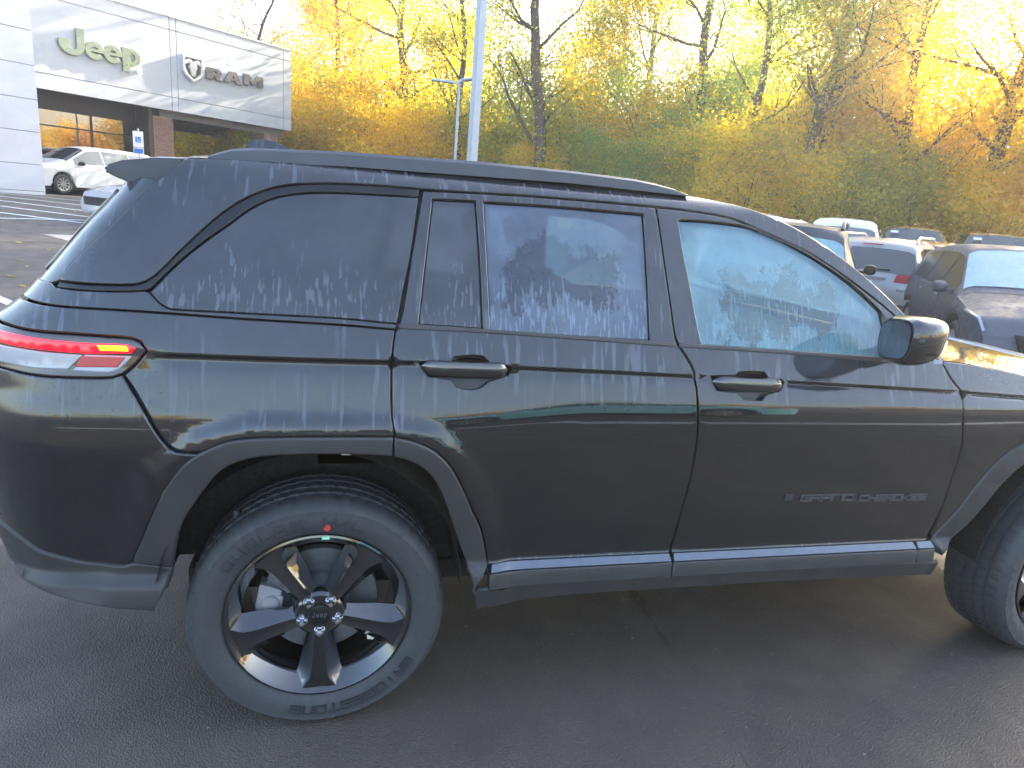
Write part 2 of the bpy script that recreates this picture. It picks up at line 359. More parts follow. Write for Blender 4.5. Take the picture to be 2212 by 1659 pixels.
# arch path (outer edge of cladding), for the flare above it
ARCH=[(-.60,.30),(-.47,.66),(-.40,.85),(-.30,.935),(-.16,.975),(.18,.975),(.29,.955),(.37,.88),(.44,.75),(.50,.56),(.52,.40)]
def dseg(px,pz,a,b):
    dx,dz=b[0]-a[0],b[1]-a[1];t=((px-a[0])*dx+(pz-a[1])*dz)/(dx*dx+dz*dz);t=min(1,max(0,t))
    return math.hypot(px-a[0]-t*dx,pz-a[1]-t*dz)
def inpoly(x,y,P):
    r=False;j=len(P)-1
    for i in range(len(P)):
        xi,yi=P[i];xj,yj=P[j]
        if (yi>y)!=(yj>y) and x<(xj-xi)*(y-yi)/(yj-yi)+xi: r=not r
        j=i
    return r
def flare(x,z):
    best=9.
    for ox in (0,2.89):
        if abs(x-ox)<.85:
            if inpoly(x-ox,z,ARCH): return 1.
            for a,b in zip(ARCH,ARCH[1:]): best=min(best,dseg(x-ox,z,a,b))
    return 1-sst(.035,.085,best)
XR=Pch([(.30,-.80),(.45,-.885),(.62,-.94),(.90,-.955),(1.10,-.94),(1.22,-.90),(1.30,-.81),(1.40,-.725),(1.50,-.645),(1.60,-.565),(1.66,-.53),(1.75,-.50)])
RC=[(.3,.30),(1.1,.34),(1.30,.26),(1.5,.16),(1.7,.12)]
def side_y(x,z):
    zt,zc,zb=ZT(x),lerp(ZC,x),lerp(ZB,x)
    zz=lerp([(.3,.3),(.62,.62),(zt,1.085),(zc,1.18),(zb,1.30),(1.70,1.70),(1.80,1.80)],z)
    y=SEC(zz)
    if x<-.36 and 1.155<zz<1.20:
        e=sst(-.36,-.45,x); y=y*(1-e)+e*(SEC(1.155)+(SEC(1.20)-SEC(1.155))*(zz-1.155)/.045)
    h=max(0.,.27*((zc-zt)-.095))                          # rear haunch swells above the arch
    if h>0: y-=h*(1-(z-zt)/(zc-zt)) if zt<z<zc else (h*sst(.62,zt,z) if z<=zt else 0)
    y-=.016*flare(x,z)*sst(1.16,1.06,z) if z<1.16 else 0
    y+=.045*sst(0,1,(-x)/1.0)**1*(1 if x<0 else 0)
    y+=.07*max(0,(x-2.1)/1.6)**2
    return y
def surf(s,z):
    xr,rc=XR(z),lerp(RC,z);x1=xr+rc
    if s>=x1: return (s,side_y(s,z),z)
    a=(x1-s)/rc
    b=side_y(x1,z)
    # blend tangent: start slightly turned
    if a<=math.pi/2: return (x1-rc*math.sin(a),b+rc*(1-math.cos(a)),z)
    return (xr,min(.98,b+rc+(a-math.pi/2)*rc),z)
def normal(s,z,e=.002):
    a=surf(s-e,z);b=surf(s+e,z);c=surf(s,z-e);d=surf(s,z+e)
    u=[b[i]-a[i] for i in range(3)];v=[d[i]-c[i] for i in range(3)]
    n=(u[1]*v[2]-u[2]*v[1],u[2]*v[0]-u[0]*v[2],u[0]*v[1]-u[1]*v[0]);l=math.sqrt(sum(k*k for k in n))or 1
    return tuple(k/l for k in n)
# ------------------------------------------------------------------ panels cut out of that surface
MIRY=1.96
ROWS=[.30,.34,.38,.42,.455,.465,.475,.50,.52,.526,.532,.545,.56,.58,.62,.68,.75,.82,.89,.94,.975,1.0,1.02,1.035,1.05,1.06,1.07,1.078,1.086,1.094,1.102,1.11,1.125,1.14,1.155,1.16,1.165,1.170,1.176,1.182,1.188,1.194,1.20,1.215,1.235,1.26,1.28,1.29,1.30,1.32,1.35,1.39,1.43,1.47,1.51,1.55,1.59,1.625,1.655,1.68,1.70,1.715,1.725,1.735,1.745]
def zmap(zz,x):
    zt,zc,zb=ZT(x),lerp(ZC,x),lerp(ZB,x)
    return lerp([(.3,.3),(.62,.62),(1.085,zt),(1.18,zc),(1.30,zb),(1.70,1.70),(1.80,1.80)],zz)
def smooth_poly(P,step=.03,corner=38,closed=True):
    n=len(P); P=[Vector((p[0],p[1])) for p in P]; sharp=[]
    for i in range(n):
        a=P[i]-P[i-1]; b=P[(i+1)%n]-P[i]; ang=math.degrees(a.angle(b)) if a.length>1e-6 and b.length>1e-6 else 0
        sharp.append(ang>corner)
    out=[]
    for i in range(n):
        p1,p2=P[i],P[(i+1)%n]; L=(p2-p1).length
        p0=P[i-1] if not sharp[i] else p1; p3=P[(i+2)%n] if not sharp[(i+1)%n] else p2
        k=max(1,int(math.ceil(L/step)))
        m1=(p2-p0)*.5; m2=(p3-p1)*.5
        if (p0-p1).length>1e-6: m1=m1*(L/max(1e-6,.5*((p1-p0).length+L)))
        if (p3-p2).length>1e-6: m2=m2*(L/max(1e-6,.5*((p3-p2).length+L)))
        if sharp[i]: m1=(p2-p1)
        if sharp[(i+1)%n]: m2=(p2-p1)
        for j in range(k):
            t=j/k; t2=t*t;t3=t2*t
            out.append((2*t3-3*t2+1)*p1+(t3-2*t2+t)*m1+(-2*t3+3*t2)*p2+(t3-t2)*m2)
    return out
def area(P): return .5*sum(P[i-1][0]*P[i][1]-P[i][0]*P[i-1][1] for i in range(len(P)))
def offset_poly(P,d):
    n=len(P); out=[]
    s=1 if area(P)>0 else -1
    for i in range(n):
        a=(P[i]-P[i-1]); b=(P[(i+1)%n]-P[i])
        if a.length<1e-9: a=b
        if b.length<1e-9: b=a
        a=a.normalized(); b=b.normalized()
        na=Vector((-a.y,a.x))*s; nb=Vector((-b.y,b.x))*s; m=(na+nb); 
        if m.length<.2: m=na
        m=m.normalized(); k=1/max(.5,m.dot(na)); out.append(P[i]+m*d*k)
    return out
def surf_pt(s,z,off):
    p=Vector(surf(s,z))
    if off: p=p-Vector(normal(s,z))*off
    return p
def panel(name,outline,mat,parent,holes=(),off=0.,dx=.035,skirt=.018,rim=.0035,raw=False,hskirt=None,rows=None,fine=.03):
    outer=smooth_poly(outline,fine) if not raw else [Vector(p) for p in outline]
    if area(outer)<0: outer=outer[::-1]
    hs=[]
    for h in holes:
        h=smooth_poly(h,fine)
        hs.append(h if area(h)>0 else h[::-1])
    inner=offset_poly(outer,rim); hin=[offset_poly(h,-rim) for h in hs]
    pts=[];edges=[]
    loops=[]
    def addloop(L):
        b=len(pts); pts.extend([Vector((q.x,q.y)) for q in L]); k=len(L)
        edges.extend([(b+i,b+(i+1)%k) for i in range(k)]); loops.append((b,k))
    addloop(inner)
    for h in hin: addloop(h)
    xs=[p.x for p in inner]; zs=[p.y for p in inner]; x=min(xs)+dx*.5
    bb=(min(xs),max(xs),min(zs),max(zs))
    ih=[tuple(p) for p in inner]; hh=[[tuple(p) for p in h] for h in hin]
    while x<bb[1]:
        for zz in (rows or ROWS):
            z=zmap(zz,x)
            if bb[2]<z<bb[3] and inpoly(x,z,ih) and not any(inpoly(x,z,h) for h in hh): pts.append(Vector((x,z)))
        x+=dx
    V,E_,F,ov,oe,of=delaunay_2d_cdt(pts,edges,[],0,1e-5,True)
    F2=[]
    for f in F:
        cx=sum(V[i].x for i in f)/3; cz=sum(V[i].y for i in f)/3
        if inpoly(cx,cz,ih) and not any(inpoly(cx,cz,h) for h in hh): F2.append(tuple(f))
    used=sorted({i for f in F2 for i in f}); mp={j:i for i,j in enumerate(used)}
    verts=[];norms=[]
    for j in used:
        s,z=V[j]; n=Vector(normal(s,z)); verts.append(Vector(surf(s,z))-n*off); norms.append(n)
    faces=[]
    for f in F2:
        q=[mp[i] for i in f]
        a,b,c=(verts[i] for i in q)
        if (b-a).cross(c-a).dot(norms[q[0]])<0: q=q[::-1]
        faces.append(tuple(q))
    nf=len(faces)
    # rim + skirt rings
    def ring(Lo,Li,sk):
        k=len(Lo)
        b0=len(verts)
        for q in Li:
            n=Vector(normal(q.x,q.y)); verts.append(Vector(surf(q.x,q.y))-n*off); norms.append(n)
        for a,q in zip(Lo,Li):
            n=Vector(normal(q.x,q.y)); p0=Vector(surf(q.x,q.y)); p1=Vector(surf(a.x,a.y)); t=(p1-p0)
            t=t.normalized() if t.length>1e-7 else n
            verts.append(p1-n*(off+.0018)); norms.append((n+t*1.1).normalized())
        for a,q in zip(Lo,Li):
            n=Vector(normal(q.x,q.y)); p0=Vector(surf(q.x,q.y)); p1=Vector(surf(a.x,a.y)); t=(p1-p0); t=t.normalized() if t.length>1e-7 else n
            verts.append(p1-n*(off+sk)); norms.append((t).normalized())
        for i in range(k):
            j=(i+1)%k
            for r in (0,1):
                q=(b0+r*k+i,b0+r*k+j,b0+(r+1)*k+j,b0+(r+1)*k+i)
                a,b,c=(verts[v] for v in q[:3])
                nn=(b-a).cross(verts[q[3]]-a)
                if nn.dot(norms[q[0]]+norms[q[3]])<0: q=q[::-1]
                faces.append(q)
    ring(outer,inner,skirt)
    for h,hi in zip(hs,hin): ring(h,hi,hskirt or skirt)
    o=mesh(name,verts,faces,mat,parent,smooth=True)
    try: o.data.normals_split_custom_set_from_vertices([tuple(n) for n in norms])
    except Exception as e: print('normals',name,e)
    return o
def patch(name,poly,mat,parent,off,**k): return panel(name,poly,mat,parent,off=off,**k)

# ------------------------------------------------------------------ the near black car
car=thing('parked_car','large glossy black SUV wet with dew filling the foreground, red tail lamp lit','car')
PA=M['paint']
arch_o=[(-.499,.608),(-.466,.686),(-.435,.76),(-.399,.836),(-.348,.91),(-.304,.945),(-.238,.977),(-.151,.988),(.054,.991),(.196,.990),(.258,.975),(.312,.947),(.36,.897),(.402,.825),(.442,.739),(.476,.667),(.507,.548)]
arch_i=[(-.406,.579),(-.382,.685),(-.349,.76),(-.302,.836),(-.256,.897),(-.208,.925),(-.137,.941),(.054,.946),(.197,.937),(.258,.915),(.307,.874),(.346,.807),(.371,.742),(.408,.641),(.447,.541),(.466,.470)]
up=lambda L,d:[(a,b+d) for a,b in L]
# pillar and roof side
roof_side=[(-.673,1.363),(-.626,1.425),(-.558,1.492),(-.497,1.562),(-.436,1.631),(-.404,1.66),(-.385,1.683),(-.372,1.697),(-.26,1.705),(.04,1.720),(.45,1.731),(.75,1.735),(1.06,1.732),(1.16,1.727),(1.25,1.719),(1.35,1.705),(1.435,1.684),(1.52,1.655),(1.60,1.620),(1.69,1.573),(1.80,1.504),(1.917,1.416),(2.01,1.335),(2.07,1.275),
 (2.045,1.262),(1.985,1.316),(1.902,1.389),(1.786,1.464),(1.69,1.519),(1.591,1.569),(1.505,1.602),(1.391,1.638),(1.282,1.668),(1.116,1.680),(1.021,1.682),(.835,1.683),(.589,1.681),(.392,1.675),(.264,1.673),(.148,1.672),(.041,1.668),(-.047,1.660),(-.129,1.645),(-.208,1.609),(-.269,1.564),(-.32,1.513),(-.38,1.446),(-.423,1.396),(-.449,1.376),(-.478,1.367),(-.569,1.363)]
panel('roof_side',roof_side,PA,car)
glass_q=[(.259,1.645),(.148,1.642),(.036,1.638),(-.046,1.631),(-.128,1.613),(-.193,1.579),(-.244,1.536),(-.3,1.490),(-.354,1.441),(-.401,1.390),(-.434,1.350),(-.413,1.326),(-.394,1.315),(-.379,1.312),(-.233,1.311),(.043,1.308),(.199,1.299),(.214,1.384),(.235,1.481)]
trim_q=[(.262,1.669),(.148,1.668),(.041,1.664),(-.047,1.656),(-.129,1.641),(-.208,1.605),(-.269,1.560),(-.32,1.509),(-.38,1.442),(-.423,1.392),(-.449,1.372),(-.478,1.363),(-.569,1.359),(-.672,1.358),(-.68,1.347),(-.569,1.346),(-.478,1.350),(-.449,1.354),(-.437,1.358),(-.404,1.396),(-.357,1.446),(-.303,1.495),(-.246,1.541),(-.195,1.584),(-.129,1.618),(-.046,1.636),(.036,1.643),(.148,1.647),(.259,1.650)]
panel('window_trim',trim_q,M['trimblack'],car,off=.003,fine=.04)
panel('quarter_window',glass_q,M['glass_dark'],car,off=.004)
upper_q=[(-.437,1.345),(-.413,1.321),(-.394,1.310),(-.379,1.307),(-.233,1.306),(.043,1.303),(.200,1.294),(.192,1.284),(.048,1.291),(-.232,1.297),(-.419,1.302),(-.563,1.304),(-.684,1.304),(-.785,1.306),(-1.6,1.31),(-1.6,1.345),(-.70,1.352),(-.68,1.343),(-.569,1.342),(-.478,1.346),(-.447,1.350)]
panel('quarter_shoulder',upper_q,PA,car,rim=.002,fine=.04)
qp=[(.192,1.279),(.048,1.286),(-.232,1.292),(-.419,1.297),(-.563,1.299),(-.684,1.299),(-.785,1.300),(-1.7,1.30),(-1.7,1.252),(-.812,1.247),(-.732,1.243),(-.632,1.241),(-.526,1.238),(-.472,1.236),(-.450,1.228),(-.434,1.202),(-.460,1.167),(-.488,1.140),
 (-.461,1.097),(-.435,1.05),(-.400,.985),(-.377,.958),(-.346,.950),(-.296,.952),(-.238,.981),(-.151,.992),(.054,.995),(.198,.994),(.188,1.044),(.184,1.146),(.185,1.217)]
panel('rear_quarter_panel',qp,PA,car)
# tail lamp
tl=thing('tail_lamp',None,None); tl.parent=car
tail=[(-1.7,1.246),(-.812,1.242),(-.732,1.238),(-.632,1.236),(-.526,1.233),(-.474,1.231),(-.456,1.224),(-.441,1.202),(-.466,1.170),(-.498,1.143),(-.522,1.134),(-.601,1.131),(-.712,1.132),(-.812,1.138),(-1.7,1.14)]
panel('lamp_housing',tail,M['lamp_dark'],tl,off=.004)
panel('lit_strip',[(-1.7,1.226),(-.802,1.227),(-.744,1.225),(-.668,1.221),(-.561,1.217),(-.482,1.217),(-.465,1.208),(-.475,1.196),(-.565,1.191),(-.669,1.195),(-.752,1.198),(-.82,1.200),(-1.7,1.20)],M['lamp_red'],tl,off=-.002,skirt=.006,rim=.002)
panel('amber_segment',[(-.552,1.213),(-.484,1.2135),(-.480,1.2015),(-.545,1.2005)],M['lamp_yellow'],tl,off=-.005,skirt=.004,rim=.001,fine=.02)
panel('clear_lens',[(-1.2,1.193),(-.802,1.192),(-.752,1.192),(-.673,1.189),(-.590,1.186),(-.622,1.149),(-.712,1.147),(-.776,1.150),(-1.2,1.15)],M['lamp_clear'],tl,off=0.0,skirt=.006)
panel('side_lens',[(-.583,1.187),(-.474,1.188),(-.505,1.152),(-.530,1.145),(-.612,1.147)],M['lamp_clear'],tl,off=.001,skirt=.006)
panel('reflector',[(-.591,1.183),(-.487,1.185),(-.508,1.158),(-.606,1.155)],M['lamp_refl'],tl,off=-.0015,skirt=.004,rim=.002)
# bumper
bu=[(-1.75,1.136),(-.80,1.133),(-.712,1.127),(-.601,1.126),(-.522,1.129),(-.497,1.137),(-.471,1.092),(-.445,1.046),(-.410,.979),(-.385,.949),(-.352,.940),(-.309,.937),(-.352,.902),(-.403,.830),(-.439,.755),(-.470,.681),(-.503,.606),(-.53,.585),(-.614,.587),(-.69,.608),(-.758,.626),(-.795,.649),(-.851,.673),(-.903,.680),(-1.75,.70)]
rb=panel('rear_bumper',bu,PA,car)
panel('lower_bumper',[(-1.75,.694),(-.903,.675),(-.851,.668),(-.795,.644),(-.758,.621),(-.69,.603),(-.614,.582),(-.53,.580),(-.500,.590),(-.408,.575),(-.422,.524),(-.450,.460),(-.567,.474),(-.646,.490),(-.761,.512),(-.87,.532),(-1.0,.545),(-1.75,.55)],M['clad'],car,off=-.006,skirt=.05)
panel('bumper_reflector',[(-1.10,.72),(-.93,.715),(-.885,.700),(-.93,.690),(-1.10,.692)],M['lamp_refl'],rb,off=-.004,skirt=.004,rim=.002)
# arches and sills
panel('arch_cladding',[p for p in arch_o if p[0]<.196]+[(.193,.990),(.193,.938)]+[p for p in arch_i if p[0]<.193][::-1]+[(-.499,.596)],M['clad'],car,off=-.007,skirt=.045,rim=.006)
panel('arch_cladding',[(.199,.990)]+[p for p in arch_o if p[0]>.2]+[(.503,.540),(.462,.478)]+[p for p in arch_i if p[0]>.2][::-1]+[(.199,.937)],M['clad'],car,off=-.007,skirt=.045,rim=.006)
def sill(x0,x1):
    panel('sill_cladding',[(x0,.526),(x1,.526),(x1,.474),(x0,.474)],M['clad'],car,off=-.004,fine=.06,rim=.003)
    panel('sill_ledge',[(x0+.01,.545),(x1,.545),(x1,.529),(x0+.005,.529)],M['ledge'],car,off=-.002,fine=.06,rim=.001,skirt=.006)
sill(.512,1.143); sill(1.150,2.15); sill(2.156,2.232)
panel('rocker_panel',[(.466,.468),(.69,.471),(1.19,.471),(2.0,.468),(2.27,.462),(2.262,.405),(2.19,.400),(1.77,.412),(1.21,.414),(.80,.412),(.62,.400),(.484,.388)],M['clad'],car,off=.004,fine=.06)
# rear door
gq=[(.303,1.643),(.428,1.648),(.437,1.493),(.444,1.295),(.262,1.301),(.283,1.484)]
gm=[(.456,1.648),(.68,1.652),(.972,1.652),(.973,1.526),(.974,1.279),(.736,1.284),(.470,1.291),(.462,1.495)]
hr=[(.258,1.197),(.286,1.200),(.352,1.201),(.361,1.214),(.391,1.218),(.445,1.218),(.470,1.199),(.518,1.195),(.533,1.184),(.524,1.163),(.486,1.153),(.466,1.146),(.440,1.126),(.395,1.122),(.370,1.129),(.356,1.149),(.288,1.157)]
rd=[(.275,1.663),(.392,1.668),(.589,1.674),(.835,1.676),(1.017,1.675),(1.031,1.53),(1.047,1.383),(1.060,1.28),(1.076,1.252),(1.105,1.211),(1.127,1.161),(1.136,1.089),(1.148,1.002),(1.156,.92),(1.158,.813),(1.153,.707),(1.149,.60),(1.145,.546),(.512,.546),(.480,.671),(.446,.743),(.406,.829),(.364,.901),(.316,.951),(.260,.979),(.202,.994),(.193,1.044),(.190,1.146),(.191,1.217),(.197,1.272),(.206,1.285),(.220,1.338),(.243,1.481)]
def grow(P,d):
    v=[Vector(p) for p in P]; 
    if area(v)<0: v=v[::-1]
    return [tuple(q) for q in offset_poly(v,-d)]
dr=panel('rear_door',rd,PA,car,holes=[grow(gq,.003),grow(gm,.003),hr])
panel('window_glass',gq,M['glass_dark'],dr,off=.008,skirt=.004)
panel('window_glass',gm,M['glass_rear'],dr,off=.010,skirt=.004)
panel('belt_trim',[(.203,1.2955),(.262,1.2965),(.444,1.2915),(.736,1.2805),(.974,1.2755),(1.058,1.271),(1.066,1.259),(.735,1.271),(.465,1.280),(.205,1.284)],M['clad'],dr,off=-.004,skirt=.006,rim=.003,fine=.06)
def handle(parent,H,x0,x1,zc,slope):
    # pocket behind, pull bar proud of the skin
    panel('handle_pocket',grow(H,.002),M['trimblack'],parent,off=.022,skirt=.004)
    b=MB(); secs=[]
    n=14
    for i in range(n+1):
        t=i/n; x=x0+(x1-x0)*t; z=zc+slope*(x-x0)
        e=min(1,min(t,1-t)/.13); e=math.sin(e*PI/2) ; hh=.0215*(.35+.65*e); y0=surf(x,z)[1]
        yo=-.026*e-.002; ring=[(x,y0+.012,z-hh*.9),(x,y0+yo+.006,z-hh),(x,y0+yo,z-hh*.55),(x,y0+yo-.002,z+hh*.25),(x,y0+yo+.004,z+hh*.85),(x,y0+yo+.014,z+hh),(x,y0+.012,z+hh*.9)]
        secs.append(ring)
    v=[q for s in secs for q in s]; k=7
    f=[(i*k+j,i*k+(j+1)%k,(i+1)*k+(j+1)%k,(i+1)*k+j) for i in range(n) for j in range(k)]+[tuple(range(k)),tuple(range(n*k,n*k+k))]
    b.add(v,f); b.build('door_handle',M['wheelblack'],parent,smooth=True)
handle(dr,hr,.268,.524,1.184,-.010)
# front door
gf=[(1.097,1.644),(1.221,1.646),(1.364,1.637),(1.476,1.606),(1.579,1.563),(1.677,1.513),(1.764,1.458),(1.845,1.396),(1.858,1.327),(1.854,1.249),(1.554,1.260),(1.155,1.272),(1.139,1.351),(1.125,1.441),(1.109,1.534)]
hf=[(1.178,1.178),(1.268,1.180),(1.279,1.189),(1.302,1.193),(1.374,1.192),(1.389,1.173),(1.439,1.170),(1.457,1.154),(1.438,1.131),(1.392,1.123),(1.370,1.102),(1.303,1.103),(1.280,1.125),(1.207,1.131)]
fd=[(1.025,1.675),(1.116,1.674),(1.282,1.662),(1.391,1.632),(1.505,1.596),(1.591,1.563),(1.69,1.513),(1.786,1.458),(1.902,1.383),(1.982,1.312),(2.040,1.258),(2.090,1.236),(2.124,1.183),(2.176,1.129),(2.181,1.05),(2.214,.931),(2.222,.808),(2.227,.711),(2.222,.62),(2.215,.546),(1.152,.546),(1.156,.60),(1.160,.707),(1.165,.813),(1.163,.92),(1.155,1.003),(1.143,1.090),(1.134,1.163),(1.112,1.215),(1.083,1.256),(1.068,1.282),(1.054,1.383),(1.038,1.53)]
df=panel('front_door',fd,PA,car,holes=[grow(gf,.003),hf])
panel('window_glass',gf,M['glass_front'],df,off=.010,skirt=.004)
panel('belt_trim',[(1.075,1.272),(1.155,1.2685),(1.554,1.2565),(1.854,1.2455),(1.96,1.240),(1.96,1.226),(1.855,1.230),(1.55,1.245),(1.072,1.259)],M['clad'],df,off=-.004,skirt=.006,rim=.003,fine=.06)
panel('corner_trim',[(1.851,1.393),(1.902,1.355),(1.955,1.305),(1.96,1.245),(1.858,1.247),(1.864,1.327)],M['trimblack'],df,off=-.002,skirt=.006,rim=.003)
handle(df,hf,1.190,1.446,1.157,-.016)
# fender with its arch, nose
FA=2.89
fo=[(FA+a,b) for a,b in [(-.652,.546),(-.624,.60),(-.586,.672),(-.546,.765),(-.494,.862),(-.44,.925),(-.37,.965),(-.25,.988),(.054,.991),(.20,.990),(.30,.955),(.38,.88),(.46,.74),(.52,.58),(.55,.50)]]
fi=[(FA+a,b) for a,b in [(-.625,.50),(-.566,.560),(-.525,.630),(-.485,.715),(-.445,.80),(-.38,.875),(-.32,.915),(-.22,.942),(.054,.946),(.20,.937),(.27,.905),(.33,.84),(.39,.70),(.46,.54),(.50,.46)]]
def fend_top(x): return lerp([(2.05,1.250),(2.10,1.240),(2.234,1.230),(2.341,1.217),(2.453,1.200),(2.8,1.150),(3.3,1.075),(3.62,1.01),(3.78,.95)],x)
ft=[(x,fend_top(x)) for x in (2.097,2.234,2.341,2.453,2.65,2.85,3.05,3.3,3.5,3.62,3.78)]
panel('front_fender',ft+[(3.80,.60),(3.46,.50)]+[(a,b+.003) for a,b in fo[::-1]]+[(2.231,.711),(2.227,.808),(2.219,.931),(2.187,1.05),(2.182,1.131),(2.130,1.186)],PA,car,dx=.05)
panel('arch_cladding',fo+fi[::-1],M['clad'],car,off=-.007,skirt=.045,rim=.006)
# hood, windscreen, roof, spoiler
def grid(name,nu,nv,fn,mat,parent,closed=False):
    v=[fn(i/(nu-1),j/(nv-1)) for j in range(nv) for i in range(nu)]
    f=[(j*nu+i,j*nu+i+1,(j+1)*nu+i+1,(j+1)*nu+i) for j in range(nv-1) for i in range(nu-1)]
    o=mesh(name,v,f,mat,parent,smooth=True)
    return o
def hood_pt(u,v):
    x=2.09+(3.72-2.09)*v; ys=side_y(x,fend_top(x)); k=2*u-1; y=.98+k*(.98-ys-.003)
    z=fend_top(x)+.002+.075*(1-abs(k)**2.6)+(.012*sst(.30,.42,abs(k))*sst(.9,.6,abs(k)))
    if v>.9: z-=.25*(v-.9)**1.2
    return (x,y,z)
grid('hood',41,26,hood_pt,PA,car)
APIL=[(1.10,1.731),(1.25,1.719),(1.435,1.684),(1.60,1.620),(1.80,1.504),(1.917,1.416),(2.07,1.275),(2.13,1.235)]
def ap(t):
    x=1.12+(2.12-1.12)*t; return x,lerp(APIL,x)
def wsc(u,v):
    x,z=ap(v); y0=side_y(x,z)+.004; k=2*u-1
    bulge=(1-k*k); return (x+.16*bulge*v+.05*bulge,.98+k*(.98-y0),z-.004+.02*bulge*(1-v))
grid('windscreen',25,15,wsc,M['screen'],car)
grid('cowl_panel',15,4,lambda u,v:(2.12+.16*(1-(2*u-1)**2)-.02+v*.08,.98+(2*u-1)*.86,1.232+.02*(1-(2*u-1)**2)),M['trimblack'],car)
b=MB()
for (p,q) in (((1.93,1.0,1.315),(2.16,.45,1.268)),((1.95,1.65,1.315),(2.19,1.1,1.272))):
    b.tube([p,q],.008,6); b.tube([(p[0]-.28,p[1]-.02,p[2]+.09),p,(p[0]+.0,p[1]+.25,p[2]+.04)],.007,6)
b.build('windscreen_wiper',M['trimblack'],car)
def roof_pt(u,v):
    x=-.37+(1.17+.37)*v; zr=lerp([(-.4,1.696),(-.26,1.705),(.04,1.720),(.45,1.731),(.75,1.735),(1.06,1.732),(1.16,1.727)],x); ys=side_y(x,zr); k=2*u-1
    z=zr+.001+lerp([(-.4,.024),(0,.045),(.9,.055),(1.2,.040)],x)*(1-abs(k)**3); return (x,.98+k*(.98-ys-.002),z)
grid('roof_panel',33,20,roof_pt,PA,car)
sp=MB(); prof=[(-.374,1.699),(-.45,1.694),(-.53,1.680),(-.570,1.664),(-.578,1.645),(-.556,1.634),(-.515,1.618),(-.46,1.608),(-.40,1.630)]
v=[]; ny=15
for j in range(ny):
    t=j/(ny-1); k=2*t-1; y=.98+k*.715; e=abs(k)**6
    for x,z in prof: v.append((x+.02*e*0+(-.05)*(1-k*k)*(1 if x<-.4 else 0),y,z-(.004*e if z>1.66 else 0)+.018*(1-k*k)))
n=len(prof); f=[(j*n+i,j*n+(i+1)%n,(j+1)*n+(i+1)%n,(j+1)*n+i) for j in range(ny-1) for i in range(n)]+[tuple(range(n)),tuple(range((ny-1)*n,ny*n))]
sp.add(v,f); sp.build('rear_spoiler',M['dewroof'],car,bevel=.006)
panel('tailgate',[(-.680,1.362),(-.632,1.425),(-.564,1.492),(-.503,1.562),(-.442,1.629),(-.47,1.640),(-1.6,1.640),(-1.6,1.348),(-.72,1.352)],PA,car,off=.004)
panel('rear_window',[(-.80,1.375),(-.76,1.44),(-.66,1.54),(-.60,1.60),(-1.5,1.60),(-1.5,1.37)],M['carglass'],car,off=-.002)
panel('tailgate_skin',[(-1.0,1.25),(-1.75,1.25),(-1.75,.74),(-1.12,.76)],PA,car,off=-.004,dx=.08)
# roof rails
def rail(y,sgn):
    b=MB(); P_=[(-.318,1.708),(-.285,1.722),(-.255,1.733),(-.20,1.741),(.04,1.755),(.45,1.766),(.75,1.765),(.95,1.760),(1.03,1.752),(1.10,1.741),(1.15,1.724)]
    v=[]
    for x,z in P_:
        base=lerp([(-.4,1.693),(.04,1.714),(.75,1.728),(1.2,1.722)],x)
        h=z-base
        for dy,dz in ((-.028,0),(-.024,h*.8),(-.014,h),(.012,h),(.024,h*.8),(.03,0)): v.append((x,y+sgn*dy,base+dz))
    n=6; f=[(j*n+i,j*n+(i+1)%n,(j+1)*n+(i+1)%n,(j+1)*n+i) for j in range(len(P_)-1) for i in range(n)]+[tuple(range(n)),tuple(range((len(P_)-1)*n,len(P_)*n))]
    b.add(v,f); return b.build('roof_rail',M['dewroof'],car,smooth=True)
rail(.30,1); rail(1.66,-1)
fin=MB(); 
pf=[(-.312,1.775),(-.300,1.796),(-.280,1.808),(-.245,1.813),(-.205,1.808),(-.165,1.795),(-.13,1.775)]
v=[(x,.98+s*(.022*(1-(z-1.775)/.05)+.004),z) for s in (-1,1) for x,z in pf]; n=len(pf)
fin.add(v,[tuple(range(n)),tuple(range(n,2*n))]+[(i,(i+1)%n,(i+1)%n+n,i+n) for i in range(n)]); fin.build('roof_antenna',PA,car)
